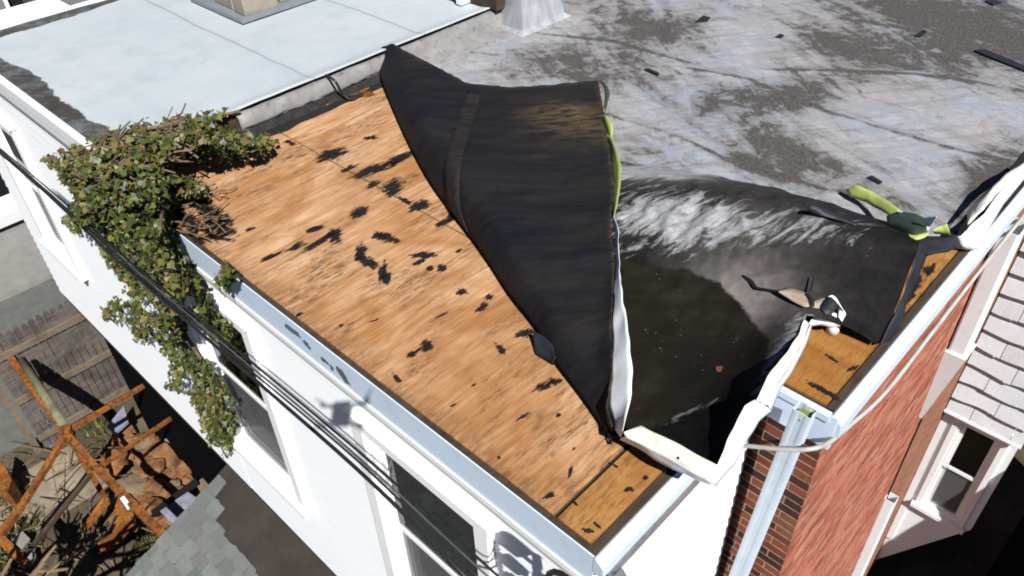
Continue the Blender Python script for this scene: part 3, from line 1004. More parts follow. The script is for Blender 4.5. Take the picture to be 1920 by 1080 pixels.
# the fold (front) and the free edge are matched by arc so that the top edge keeps its corner
ea = lerpline([Q(p) for p in E_], n_s)
rows = []
tan = []
for i in range(n_s + 1):
    s = i / n_s
    row = []
    a, b = fa[i], ea[i]
    chord = (b - a)
    L = chord.length
    fw = min(0.34, 0.5 * L)
    for j in range(n_t + 1):
        t = (j / n_t) ** 1.25
        q = a + chord * t
        dist = t * L
        # roll of the fold, then a shallow valley before the free edge
        roll = (0.15 + 0.06 * math.sin(s * 5)) * min(1.0, L / 0.9) * min(1.0, s / 0.16)
        h = roll * (1 - math.exp(-dist / 0.07)) * math.exp(-max(0, dist - 0.10) / 0.55)
        h *= max(0.0, 1 - t ** 3)
        along = (q.x - q.y) * 0.7071
        env = math.sin(math.pi * min(1, t * 1.02)) ** 0.7
        w1 = 1 - abs(nz((along * 1.0, dist * 0.25, 2), 2.3)) * 2
        w2 = 1 - abs(nz((along * 1.0, dist * 0.35, 9), 5.5)) * 2
        h += (0.036 * w1 + 0.016 * w2) * env + 0.005 * nz(q, 9)
        rag = t ** 8 * 0.022 * (nz((s * 60, 1, 0), 1.0) + 0.6 * nz((s * 170, 4, 0), 1.0))
        row.append(Vector((q.x + chord.x / L * rag, q.y + chord.y / L * rag, q.z + h)))
        c = P(1068, 232, z=0.2)
        tan.append(0.62 * math.exp(-((q.x - c.x) / 0.36) ** 2 - ((q.y - c.y) / 0.24) ** 2) + 0.32 * math.exp(-((L - dist) / 0.05) ** 2) * (1 if i > 45 else 0.4))
    rows.append(row)
mb = MB().grid(rows)
# the lower ply of the fold, running back under to the roof
low = []
for i in range(n_s + 1):
    a = fa[i]; k = (ea[i] - a); k.z = 0
    L = k.length or 1e-6
    k = k / L
    low.append([rows[i][0], a + k * 0.02 + Vector((0, 0, -a.z * 0.6)), a + k * min(0.3, L * .4) + Vector((0, 0, 0.03 - a.z))])
n0 = len(mb.v)
mb.grid(low)
tan += [0.0] * (len(mb.v) - n0)
flap = solid(mb, 'membrane_flap', M['under'], house, 0.007, True, {'tan': tan})
tag(flap, 'peeled black membrane folded back over the roof')


def flap_pt(s, t, up=0.0):
    a = s * n_s; i = min(int(a), n_s - 1); fa_ = a - i
    b = (t ** (1 / 1.25)) * n_t; j = min(int(b), n_t - 1); fb = b - j
    p = rows[i][j].lerp(rows[i][j + 1], fb).lerp(rows[i + 1][j].lerp(rows[i + 1][j + 1], fb), fa_)
    return p + Vector((0, 0, up))


# lap seam strip on the flap
def flap_near(u, v):
    """point of the flap that is seen nearest to photo position (u, v)"""
    best = None
    for r_ in rows:
        for p in r_:
            d = p - CAM
            w_ = d.dot(_f)
            e = (d.dot(_r) / w_ * FPX + 960 - u) ** 2 + (d.dot(_d) / w_ * FPX + 540 - v) ** 2
            if best is None or e < best[0]:
                best = (e, p)
    return best[1].copy()
sl_ = crline([flap_near(*q) for q in ((876, 172), (864, 210), (850, 250), (838, 285), (832, 330), (838, 385), (850, 440))], 30)
sr_ = crline([flap_near(*q) for q in ((904, 176), (893, 214), (880, 256), (870, 290), (864, 335), (866, 388), (874, 440))], 30)
solid(MB().grid([[a_.lerp(b_2, q / 3) + Vector((0.002, -0.006, 0.014)) for q in range(4)] for a_, b_2 in zip(sl_, sr_)]), 'lap_seam', M['under'], flap, 0.006, True, {'tan': [0.10] * (31 * 4)})
# torn tongue hanging from the fold on the plywood
ribbon('torn_tongue', M['navy'], flap, [(1000, 622, .08), (1015, 628, .09), (1036, 650, .10), (1042, 672, .10)], [(1003, 660, .012), (1008, 668, .012), (1030, 680, .012), (1036, 684, .012)], 10, 3, 0.004, jag=0.01)

# --- metal edge strip torn from the eave with the flap: green back above, white face below
edge_parts = []
ribbon('metal_edge', M['olive'], house, [(1122, 150, .27), (1130, 160, .28), (1134, 176, .28), (1132, 200, .27)], [(1134, 156, .30), (1143, 172, .30), (1140, 190, .28), (1135, 212, .26)], 10, 2, 0.002)
ribbon('metal_edge', M['green'], house, [(1130, 222, .26), (1134, 238, .25), (1139, 250, .24), (1144, 258, .24)], [(1137, 216, .31), (1148, 232, .31), (1150, 246, .28), (1146, 262, .25)], 10, 2, 0.002, curve=False)
ribbon('metal_edge', M['green'], house, [(1134, 252, .22), (1140, 280, .20), (1143, 312, .19), (1146, 345, .19), (1146, 372, .20), (1147, 408, .22)],
       [(1146, 256, .30), (1158, 285, .31), (1165, 312, .31), (1163, 350, .30), (1157, 385, .28), (1150, 415, .26)], 20, 3, 0.002, curve=False)
ribbon('metal_edge', M['metal'], house, [(1148, 408, .24), (1150, 424, .24), (1154, 440, .24), (1155, 480, .24), (1153, 520, .24), (1148, 566, .24), (1146, 640, .22), (1141, 720, .18), (1140, 762, .15), (1150, 800, .12), (1166, 822, .14)],
       [(1152, 410, .29), (1156, 424, .29), (1160, 440, .29), (1161, 480, .30), (1165, 530, .31), (1172, 580, .32), (1180, 640, .32), (1186, 700, .30), (1184, 740, .28), (1176, 780, .26), (1168, 808, .25)], 70, 5, 0.002, curve=False, jag=0.010, seed=8)
# front run of the lifted corner
ribbon('metal_edge', M['cream'], house, [(1168, 808, .27), (1203, 797, .29), (1270, 832, .33), (1343, 872, .37)], [(1172, 818, .25), (1205, 830, .27), (1262, 862, .30), (1330, 902, .335)], 28, 4, 0.0025, curve=False, jag=0.007, seed=3)
ribbon('metal_edge', M['metal'], house, [(1172, 818, .25), (1205, 830, .27), (1262, 862, .30), (1330, 902, .335)], [(1164, 824, .13), (1196, 842, .16), (1256, 876, .20), (1336, 911, .25)], 28, 4, 0.0025, curve=False, jag=0.007, seed=3)
# side run of the lifted corner
ribbon('metal_edge', M['cream'], house, [(1343, 872, .37), (1362, 830, .37), (1384, 782, .37), (1396, 760, .38), (1415, 750, .38)], [(1332, 904, .335), (1366, 866, .335), (1396, 812, .335), (1418, 778, .34), (1440, 764, .345)], 28, 4, 0.0025, curve=False, jag=0.007, seed=3)
ribbon('metal_edge', M['metal'], house, [(1332, 904, .335), (1366, 866, .335), (1396, 812, .335), (1418, 778, .34), (1440, 764, .345)], [(1342, 912, .25), (1376, 872, .25), (1404, 822, .25), (1424, 790, .26), (1446, 772, .27)], 28, 4, 0.0025, curve=False, jag=0.007, seed=3)
ribbon('metal_edge', M['cream'], house, [(1418, 750, .385), (1438, 708, .38), (1470, 668, .34), (1498, 628, .28), (1508, 600, .25)], [(1442, 762, .34), (1456, 722, .33), (1478, 692, .29), (1506, 640, .23), (1518, 608, .20)], 28, 4, 0.0025, curve=False, jag=0.007, seed=5)
# vertical leg of that run, facing the brick return
ribbon('metal_edge', M['metal'], house, [(1442, 763, .34), (1457, 723, .33), (1479, 693, .29), (1507, 641, .23), (1519, 609, .20)], [(1446, 770, .27), (1462, 730, .26), (1484, 700, .22), (1511, 647, .17), (1522, 614, .15)], 18, 2, 0.003, curve=False)
blob(1272, 858, 5, 4, 0, 400, 'nail_head', 'black', z=0.318, parent=house)

# --- fascias, gutters and crown of the rear eave
MB().box(-4.44, 0.0, -0.008, -0.001, -0.225, -0.008).build('fascia', M['fascia'], house)
cm = MB()
for (y0, z0, y1, z1) in ((-0.016, -0.2252, 0.09, -0.240), (-0.006, -0.240, 0.09, -0.290), (0.022, -0.290, 0.09, -0.355), (0.050, -0.355, 0.09, -0.43)):
    cm.box(-4.44, -0.006, y0, y1, z1, z0)
cm.build('crown_moulding', M['trim'], house)
# metal drip edge of the right eave
def edge_run(prof, y0, y1, name, mat):
    n = len(prof)
    mb_ = MB()
    for y in (y0, y1):
        mb_.v += [(x, y, z) for x, z in prof]
    mb_.f += [(k, (k + 1) % n, n + (k + 1) % n, n + k) for k in range(n)] + [tuple(range(n)), tuple(range(2 * n - 1, n - 1, -1))]
    return mb_.build(name, M[mat], house)
edge_run([(0.002, -0.012), (0.012, -0.006), (0.018, -0.018), (0.046, -0.040), (0.054, -0.052), (0.058, -0.108), (0.048, -0.122), (0.002, -0.122)], -0.01, 1.40, 'drip_edge', 'drip')
MB().box(0.002, 0.060, 0.03, 1.42, -0.19, -0.128).build('soffit_strip', M['curb'], house)
# cornice end facing the yard on the brick return
c_ = MB()
c_.box(0.03, 0.41, 1.405, 1.432, -0.25, -0.015)
c_.box(0.03, 0.372, 1.395, 1.404, -0.06, -0.02)
c_.build('cornice_end', M['fascia'], house)
edge_run([(0.374, -0.010), (0.384, -0.002), (0.390, -0.016), (0.422, -0.046), (0.432, -0.060), (0.436, -0.140), (0.424, -0.158), (0.374, -0.158)], 1.412, 11.5, 'drip_edge', 'drip')
MB().box(0.374, 0.40, 1.44, 11.5, -0.24, -0.168).build('soffit_strip', M['curb'], house)

for i, (u, v, L, W, a) in enumerate([(548, 620, 40, 8, 38), (575, 646, 26, 6, 50), (608, 676, 20, 6, 45), (622, 690, 16, 5, 60), (644, 706, 44, 11, 58)]):  # flat dark slate-blue marks set just proud of the fascia
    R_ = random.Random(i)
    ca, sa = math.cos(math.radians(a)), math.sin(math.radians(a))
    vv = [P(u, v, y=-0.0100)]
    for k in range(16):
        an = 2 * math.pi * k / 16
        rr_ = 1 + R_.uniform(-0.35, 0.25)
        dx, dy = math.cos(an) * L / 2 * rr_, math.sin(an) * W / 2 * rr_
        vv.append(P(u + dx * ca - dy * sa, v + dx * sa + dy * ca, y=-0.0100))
    MB().add(vv, [(0, 1 + k, 1 + (k + 1) % 16) for k in range(16)]).build('fascia_mark', M['mark'], house)

# --- clapboard walls
BH = 0.105
W1 = dict(x0=-4.36, x1=-3.10, z0=-2.80, z1=-0.60)
W2 = dict(x0=-1.93, x1=-0.74, z0=-2.72, z1=-0.575)
W3 = dict(x0=-8.42, x1=-7.35, z0=-2.45, z1=-0.55)


def clap_rear(house_, xa, xb, ztop, zbot, wins, y=WY):
    wall = MB().box(xa + 0.01, xb - 0.012, y + 0.32, 1.42, zbot + 0.02, ztop - 0.03).build('rear_wall', M['white'], house_)
    k = 0
    z = ztop
    cache = {}
    while z - BH > zbot - 0.01:
        segs = [(xa, xb)]
        for wd in wins:
            if z - BH < wd['z1'] - 0.03 and z > wd['z0'] + 0.03:
                ns = []
                for a, b in segs:
                    if wd['x0'] + 0.03 < b and wd['x1'] - 0.03 > a:
                        ns += [(a, wd['x0'] + 0.03), (wd['x1'] - 0.03, b)]
                    else:
                        ns.append((a, b))
                segs = ns
        for a, b in segs:
            key = (round(a, 3), round(b, 3))
            if key not in cache:
                mb_ = MB()
                mb_.add([(a, -0.020, -BH - 0.004), (b, -0.020, -BH - 0.004), (b, 0.02, -BH - 0.004), (a, 0.02, -BH - 0.004), (a, -0.004, 0), (b, -0.004, 0), (b, 0.02, 0), (a, 0.02, 0)],
                        [(0, 3, 2, 1), (4, 5, 6, 7), (0, 1, 5, 4), (1, 2, 6, 5), (2, 3, 7, 6), (3, 0, 4, 7)])
                o = mb_.build('clapboard', M['white'], wall)
                cache[key] = o.data
                o.location = (0, y, z)
            else:
                inst('clapboard', cache[key], wall, (0, y, z))
        z -= BH
    return wall


clap_rear(house, -4.44, -0.03, -0.43, -3.72, [W1, W2])
wall = MB().box(-0.30, -0.03, 0.45, 1.40, -3.7, -0.20).build('side_wall', M['white'], house)
z = -0.19
cd = None
while z > -3.7:
    if cd is None:
        a, b = 0.095, 1.36
        mb_ = MB().add([(-0.02, a, -BH - 0.004), (-0.02, b, -BH - 0.004), (0.020, b, -BH - 0.004), (0.020, a, -BH - 0.004), (-0.02, a, 0), (-0.02, b, 0), (0.004, b, 0), (0.004, a, 0)],
                       [(0, 3, 2, 1), (4, 5, 6, 7), (0, 1, 5, 4), (1, 2, 6, 5), (2, 3, 7, 6), (3, 0, 4, 7)])
        o = mb_.build('clapboard', M['white'], wall)
        o.location = (0, 0, z)
        cd = o.data
    else:
        inst('clapboard', cd, wall, (0, 0, z))
    z -= BH
MB().box(-0.035, 0.024, 0.074, 0.094, -3.7, -0.19).build('corner_post', M['white'], house)
MB().box(-0.02, 0.012, 1.362, 1.385, -3.7, -0.26).build('corner_channel', M['tray'], house)
# first storey, set back under the overhang
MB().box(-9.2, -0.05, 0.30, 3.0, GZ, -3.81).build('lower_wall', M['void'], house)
MB().box(-4.43, -0.02, 0.09, 3.0, -3.80, -3.745).build('overhang_floor', M['rim'], house)

# --- windows (built facing the yard)
def window(house_, wd, y, cw_=0.40, cw=0.105, proud=0.065):
    x0, x1, z0, z1 = wd['x0'], wd['x1'], wd['z0'], wd['z1']
    c = MB()
    c.box(x0, x0 + cw, y - proud, y + 0.06, z0 + 0.06, z1 - cw)
    c.box(x1 - cw, x1, y - proud, y + 0.06, z0 + 0.06, z1 - cw)
    c.box(x0 - 0.012, x1 + 0.012, y - proud - 0.003, y + 0.06, z1 - cw + 0.001, z1)
    c.box(x0 - 0.03, x1 + 0.03, y - proud - 0.025, y + 0.05, z1 + 0.001, z1 + 0.022)
    w_o = c.build('window', M['trim'], house_)
    MB().box(x0 - 0.03, x1 + 0.03, y - proud - 0.04, y + 0.10, z0, z0 + 0.058).build('sill', M['trim'], w_o)
    xa, xb, za, zb = x0 + cw, x1 - cw, z0 + 0.06, z1 - cw
    j = MB()
    j.box(xa + 0.001, xa + 0.03, y - 0.5 * proud, y + 0.20, za, zb)
    j.box(xb - 0.03, xb - 0.001, y - 0.5 * proud, y + 0.20, za, zb)
    j.box(xa + 0.031, xb - 0.031, y - 0.5 * proud, y + 0.20, zb - 0.03, zb - 0.001)
    j.box(xa + 0.031, xb - 0.031, y - 0.48 * proud, y + 0.20, za + 0.001, za + 0.025)
    j.build('jamb', M['trim'], w_o)
    xa += 0.032; xb -= 0.032; zb -= 0.032; za += 0.027
    zm = (za + zb) / 2 + 0.02
    s_ = 0.045
    for nm, a, b, yy in (('upper', zm - s_, zb, y + 0.010), ('lower', za, zm, y + 0.045)):
        f = MB()
        f.box(xa, xa + s_, yy, yy + 0.03, a, b)
        f.box(xb - s_, xb, yy, yy + 0.03, a, b)
        f.box(xa + s_ + .001, xb - s_ - .001, yy, yy + 0.03, b - s_, b)
        f.box(xa + s_ + .001, xb - s_ - .001, yy, yy + 0.03, a, a + s_)
        f.build('sash', M['trim'], w_o)
        MB().box(xa + s_ - .004, xb - s_ + .004, yy + 0.012, yy + 0.018, a + s_ - .004, b - s_ + .004).build('pane', M['glass'], w_o)
    MB().add([(xa + s_, y + 0.030, za + s_), (xb - s_, y + 0.030, za + s_), (xb - s_, y + 0.030, zm - s_), (xa + s_, y + 0.030, zm - s_)], [(0, 1, 2, 3)]).build('insect_screen', M['screen'], w_o, fix=False)
    # what shows inside
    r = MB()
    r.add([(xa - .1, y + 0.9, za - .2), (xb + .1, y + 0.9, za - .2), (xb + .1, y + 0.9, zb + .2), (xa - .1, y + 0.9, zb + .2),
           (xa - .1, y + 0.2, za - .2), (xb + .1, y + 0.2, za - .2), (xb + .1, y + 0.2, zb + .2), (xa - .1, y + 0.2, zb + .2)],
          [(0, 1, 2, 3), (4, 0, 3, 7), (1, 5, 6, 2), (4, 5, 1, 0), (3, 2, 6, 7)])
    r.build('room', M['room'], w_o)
    cu = []
    wx = (xb - xa)
    for i in range(2):
        cu.append([(xa + wx * cw_ * k / 24, y + 0.13 + 0.022 * math.sin(k * 1.9) + 0.01 * math.sin(k * .7), (za - .05, zb + .05)[i]) for k in range(25)])
    MB().grid(cu).build('curtain', M['curtain'], w_o, smooth=True)
    MB().box(xa + wx * 0.52, xb + .02, y + 0.155, y + 0.165, za - .03, zm - 0.20 * (zb - za)).build('blind', M['blind'], w_o)
    return w_o


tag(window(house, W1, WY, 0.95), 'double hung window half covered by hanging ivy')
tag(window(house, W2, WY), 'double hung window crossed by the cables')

# --- brick return facing the yard and the long brick side wall
ret = MB().box(-0.06, 0.352, 1.446, 1.9, -3.9, -0.26).build('brick_return', M['mortar'], house)
RH, RL = 0.068, 0.212
bm_full = None
for k in range(52):
    z = -0.275 - (k + 0.5) * RH
    if z < -3.8: break
    off = 0.0 if k % 2 else -RL / 2
    x = 0.372
    first = True
    while x > -0.05:
        L = RL if not (first and k % 2 == 0) else RL / 2
        a = max(x - L, -0.058)
        if x - a > 0.03:
            d = rnd.uniform(-0.0008, 0.0008)
            mb_ = MB().box(a + 0.005, x - 0.005 if not first else x - 0.001, 1.4443 + d, 1.4458, z - RH / 2 + 0.0055, z + RH / 2 - 0.0055)
            mb_.build('brick', M['brick'], ret)
        x -= L
        first = False
def side_wall(y0, y1, xf, nmax, seed):
    R_ = random.Random(seed)
    w_o = MB().box(0.20, xf - 0.0025, y0, y1, GZ, -0.24).build('brick_side_wall', M['mortar'], house)
    full = MB().box(-0.010, 0.0, 0.005, RL - 0.005, -RH / 2 + 0.0045, RH / 2 - 0.0045)
    proto = None
    bulk_, tint_ = MB(), []
    cells = []
    k = 0
    z = -0.245 - RH / 2
    while z > GZ:
        y = y0 - (RL / 2 if k % 2 else 0.0)
        while y < y1:
            cells.append((max(y, y0), min(y + RL, y1), z))
            y += RL
        z -= RH; k += 1
    cells.sort(key=lambda c: (Vector((xf, c[0], c[2])) - CAM).length)
    done = 0
    for ya, yb, z in cells:
        if yb - ya < 0.03: continue
        d = R_.uniform(-0.0012, 0.0012)
        if done < nmax and yb - ya > RL - 0.001:
            if proto is None:
                o = full.build('brick', M['sbrick'], w_o)
                proto = o.data
                o.location = (xf + d, ya, z)
            else:
                inst('brick', proto, w_o, (xf + d, ya, z))
            done += 1
        else:
            bulk_.box(xf - 0.010 + d, xf + d, ya + 0.005, yb - 0.005, z - RH / 2 + 0.0045, z + RH / 2 - 0.0045)
            tint_ += [R_.random()] * 8
    tag(bulk_.build('brickwork', M['sbrickb'], w_o, attrs={'tint': tint_}, fix=False), kind='stuff')
    return w_o
side_wall(1.450, 4.285, 0.370, 300, 4)
side_wall(4.300, 9.0, 0.366, 0, 5)

# --- rainwater pipes
dp = MB()
def pipe_rect(mb_, pts, w_, d_):
    for a, b in zip(pts, pts[1:]):
        mb_.beam(a, b, w_, d_, up=Vector((0, 1, 0)))
def downspout(parent, top, bot, w_, d_, open_top=True, name='downspout', ridges=True):
    """corrugated rectangular pipe with an open top; runs top -> bot."""
    top = Vector(top); bot = Vector(bot)
    t = (bot - top).normalized()
    X = Vector((1, 0, 0)); X = (X - t * X.dot(t)).normalized()
    Y = t.cross(X)
    prof = []
    for (a0, b0, a1, b1) in ((-1, -1, 1, -1), (1, -1, 1, 1), (1, 1, -1, 1), (-1, 1, -1, -1)):
        for q in range(8):
            f = q / 8
            a = a0 + (a1 - a0) * f; b = b0 + (b1 - b0) * f
            k = 0.92 if (ridges and q in (3, 4, 5)) else 1.0
            if q == 0: k = 0.95
            prof.append((a * (k if abs(a) == 1 else 1) * w_ / 2, b * (k if abs(b) == 1 else 1) * d_ / 2))
    mb_ = MB()
    n = len(prof)
    for p in (top, bot):
        for a, b in prof:
            mb_.v.append(tuple(p + X * a + Y * b))
    for k in range(n):
        mb_.f.append((k, (k + 1) % n, n + (k + 1) % n, n + k))
    o = mb_.build(name, M['drip'] if ridges else M['metal'], parent)
    m = o.modifiers.new('thickness', 'SOLIDIFY'); m.thickness = 0.004; m.offset = -1
    return o
d1 = downspout(house, P(1510, 768, y=1.27), P(1510, 768, y=1.27) + (P(1340, 1190, y=1.34) - P(1510, 768, y=1.27)), 0.098, 0.075)
tag(d1, 'white downspout broken off at its green lined open top')
# green lining seen in the open mouth
tp = P(1510, 768, y=1.27)
MB().tube([tp + Vector((0, 0, -0.030)), tp + Vector((0.0, 0, -0.06))], 0.034, 14).build('pipe_lining', M['olivey'], d1)
d2 = downspout(house, (0.450, 4.02, -0.20), (0.445, 4.10, -1.42), 0.13, 0.20, ridges=False)
MB().add([(0.372, 3.98, -1.42), (0.53, 3.98, -1.42), (0.53, 4.22, -1.42), (0.372, 4.22, -1.42), (0.372, 4.10, -2.3), (0.40, 4.10, -2.3), (0.40, 4.22, -2.3), (0.372, 4.22, -2.3)], [(0, 1, 2, 3), (4, 7, 6, 5), (0, 4, 5, 1), (1, 5, 6, 2), (2, 6, 7, 3), (3, 7, 4, 0)]).build('pipe_shoe', M['metal'], d2)
tag(d2, 'white downspout standing on the brick side wall')
d3 = downspout(house, (0.42, 4.28, -3.60), (0.42, 4.30, GZ + 0.1), 0.10, 0.11, ridges=False)
MB().tube([(0.376, 4.296, -0.25), (0.376, 4.30, -1.6), (0.376, 4.30, -3.0), (0.376, 4.296, GZ)], 0.009, 6).build('joint_wire', M['black'], house)
# grey conduit round the brick corner
cpt = [P(u, v, y=yy) for u, v, yy in ((1386, 834, 1.14), (1420, 838, 1.15), (1480, 843, 1.17), (1525, 841, 1.22), (1556, 828, 1.36), (1590, 800, 1.60))] + [Vector((0.462, 1.95, -.215)), Vector((0.462, 2.6, -.20)), Vector((0.456, 3.4, -0.20)), Vector((0.456, 6, -0.20))]
MB().tube(crline(cpt, 60), 0.0125, 8).build('wall_cable', M['gcable'], house, True)

# --- vent pipe stub with torn white collar
vp = P(1560, 622, z=0.0)
vm = MB()
vm.tube([(vp.x, vp.y, -0.005), (vp.x, vp.y, 0.075)], 0.036, 18)
vo = vm.build('vent_pipe', M['pvc'], house, True)
ribbon('torn_collar', M['metal'], house, [(1516, 608, 0.150), (1530, 590, 0.190), (1552, 585, 0.200), (1568, 588, 0.180)], [(1522, 612, 0.100), (1540, 610, 0.110), (1558, 614, 0.100), (1570, 612, 0.100)], 10, 3, 0.003)
ribbon('torn_collar', M['metal'], house, [(1552, 556, 0.250), (1562, 552, 0.260), (1572, 564, 0.230), (1570, 612, 0.100)], [(1564, 562, 0.230), (1574, 572, 0.230), (1587, 588, 0.180), (1574, 612, 0.100)], 10, 3, 0.003, curve=False)
ribbon('torn_collar', M['navy'], house, [(1538, 575, 0.225), (1550, 562, 0.242), (1558, 556, 0.250)], [(1545, 590, 0.210), (1560, 590, 0.210), (1571, 572, 0.230)], 8, 2, 0.003, curve=False)
# torn beige felt and split lines in the buckled sheet
ribbon('torn_felt', M['beige'], buck, [(1460, 547, .225), (1478, 541, .235), (1500, 545, .245), (1512, 550, .25)], [(1466, 552, .222), (1486, 566, .235), (1505, 576, .245), (1517, 576, .25)], 10, 3, 0.004, jag=0.012)
ribbon('torn_felt', M['beige'], buck, [(1520, 566, .225), (1540, 558, .225), (1556, 554, .225)], [(1524, 578, .22), (1540, 578, .215), (1550, 572, .215)], 8, 2, 0.004, jag=0.008)
ribbon('torn_felt', M['navy'], buck, [(1508, 548, .262), (1516, 560, .262), (1520, 574, .262)], [(1518, 552, .262), (1526, 562, .262), (1528, 577, .262)], 6, 2, 0.004, jag=0.01)
for k, (A, B) in enumerate((([(1390, 517, .168), (1404, 528, .172), (1414, 541, .172), (1440, 545, .195), (1462, 548, .21)], [(1394, 514, .168), (1410, 524, .172), (1420, 539, .174), (1442, 542, .197), (1462, 545, .212)]),
                            ([(1516, 548, .245), (1521, 534, .255), (1526, 517, .27)], [(1520, 549, .245), (1524, 535, .255), (1527, 518, .27)]))):
    ribbon('split', M['black'], buck, A, B, 10, 1, 0.004, curve=False)
blob(1350, 692, 20, 11, 10, 300, 'brick_chip', 'redb', z=0.085, parent=buck)

# --- torn edge flashing on the right rim of the main roof
ribbon('edge_flashing', M['metal'], house, [(1790, 452, .06), (1800, 468, .03), (1826, 469, .03), (1846, 464, .03), (1848, 440, .05), (1880, 385, .05), (1925, 330, .05)],
       [(1786, 440, .12), (1800, 445, .16), (1822, 420, .18), (1845, 402, .17), (1868, 368, .16), (1890, 345, .15), (1925, 312, .12)], 24, 3, 0.003, curve=False)
ribbon('edge_flashing', M['cream'], house, [(1815, 420, .20), (1840, 396, .19), (1862, 372, .18), (1890, 345, .17), (1925, 318, .14)],
       [(1812, 395, .10), (1840, 372, .16), (1862, 350, .18), (1886, 326, .17), (1925, 300, .14)], 20, 3, 0.003, curve=False, jag=0.01)
ribbon('edge_flashing', M['navy'], house, [(1795, 440, .10), (1806, 420, .12), (1826, 392, .12)], [(1803, 447, .15), (1818, 424, .18), (1838, 398, .18)], 8, 2, 0.003)
MB().box(0.24, 0.372, 3.85, 11.5, 0.006, 0.034).build('rim_tar', M['tar'], house)

# --- chimney base and curb, coated silver
ch = MB()
c0 = P(980, 62, z=0.02)
rows_ = []
CX, CY = c0.x, c0.y
for k, (zz, fl) in enumerate(((0.02, 0.10), (0.06, 0.035), (0.25, 0.0), (0.55, -0.01), (0.9, -0.01))):
    ring = []
    for (a, b) in ((-0.42, 0), (-0.2, 0), (0, 0), (0, 0.28), (0, 0.55), (-0.2, 0.55), (-0.42, 0.55), (-0.42, 0.28), (-0.42, 0)):
        x = CX + a + (fl if a == 0 else (-fl if a == -0.42 else 0)); y = CY + b + (-fl if b == 0 else (fl if b == 0.55 else 0))
        q = (x, y, zz)
        ring.append((x + 0.012 * nz(q, 6), y + 0.012 * nz(q, 6, 4), zz))
    rows_.append(ring)
ch.grid(rows_)
ch.box(CX - 0.40, CX - 0.01, CY + 0.01, CY + 0.54, 0.88, 0.93)
cho = ch.build('chimney_base', M['silver'], house)
rows_ = []
for k in range(40):
    y = 1.0 + k * (CY + 0.2 - 1.0) / 39
    r_ = []
    hz = 0.20
    for (a, zz) in ((-0.05, 0.17), (-0.004, 0.195), (0.03, 0.175), (0.05, 0.10), (0.09, 0.045), (0.30, 0.026)):
        q = (a * 3, y, zz)
        r_.append((-4.45 + a + 0.012 * nz(q, 7), y, zz + 0.008 * nz(q, 9)))
    if y < 2.85:
        r_ = [p if i < 4 else (-4.40 + 0.012 * nz((i, y, 1), 8), y, 0.075 + 0.03 * nz((y, i, 0), 7)) for i, p in enumerate(r_)]
    rows_.append(r_)
cu_o = solid(MB().grid(rows_), 'roof_curb', M['curb'], house, 0.006, True)
# torn black felt and drips under the curb
rows_ = []
for k in range(60):
    y = 0.9 + k * (2.75 - 0.9) / 59
    rows_.append([(-4.43, y, 0.10), (-4.395, y, 0.05 + 0.02 * nz((y, 0, 0), 9)), (-4.36 + 0.03 * nz((y, 2, 0), 8), y, 0.012), (-4.27 + 0.05 * nz((y, 4, 0), 5), y, 0.008)])
solid(MB().grid(rows_), 'torn_felt_edge', M['tar'], house, 0.004, False)
for i, (u, v, L, W, a) in enumerate([(672, 172, 40, 7, -18), (600, 200, 46, 5, -20), (690, 176, 22, 8, -10)]):
    blob(u, v, L, W, a, 210 + i, 'rotten_board', 'rust', z=0.014)
tag(MB().tube(crline([P(610, 140, z=.22), P(628, 152, z=.22), P(640, 172, z=.10), P(655, 186, z=.03), P(668, 184, z=.02)], 24), 0.011, 8).build('wire_loop', M['cable'], None, True), 'short black wire looped over the torn roof step', 'wire')

# --- bay on the brick side wall
BY = 5.70
bay = MB()
bay.add([(0.372, BY, -6.45), (1.11, BY, -5.02), (1.11, BY, -3.46), (0.372, BY, -3.46), (0.372, 7.6, -6.45), (1.11, 7.6, -5.02), (1.11, 7.6, -3.46), (0.372, 7.6, -3.46)], [(1, 0, 4, 5), (1, 5, 6, 2), (2, 6, 7, 3), (5, 4, 7, 6)])
WB = dict(x0=0.49, x1=1.03, z0=-5.10, z1=-3.50)
# front face with the window opening
xa, xb, za, zb = 0.372, 1.11, -3.46, -3.46
bay.add([(0.372, BY, -3.46), (0.52, BY, -3.46), (0.52, BY, -6.16), (0.372, BY, -6.45)], [(0, 1, 2, 3)])
bay.add([(1.00, BY, -3.46), (1.11, BY, -3.46), (1.11, BY, -5.02), (1.00, BY, -5.235)], [(0, 1, 2, 3)])
bay.add([(0.52, BY, -5.08), (1.00, BY, -5.08), (1.00, BY, -5.235), (0.52, BY, -6.16)], [(0, 1, 2, 3)])
bay_o = bay.build('bay', M['white'], house, fix=False)
tag(bay_o, 'white bay on the brick side wall under pale shingles')
MB().box(0.372, 0.44, BY - 0.02, BY, -5.9, -3.47).build('corner_board', M['trim'], bay_o)
tag(window(house, WB, BY, 0.6, 0.055, 0.03), 'bay window with an open sash and green curtain')
core = MB().box(0.372, 1.09, BY + 0.03, 7.6, -3.455, -0.9).build('bay_roof', M['shw'], house)
MB().box(0.372, 1.13, BY - 0.11, BY + 0.03, -3.475, -3.452).build('eave_board', M['trim'], core)
CHH = 0.235
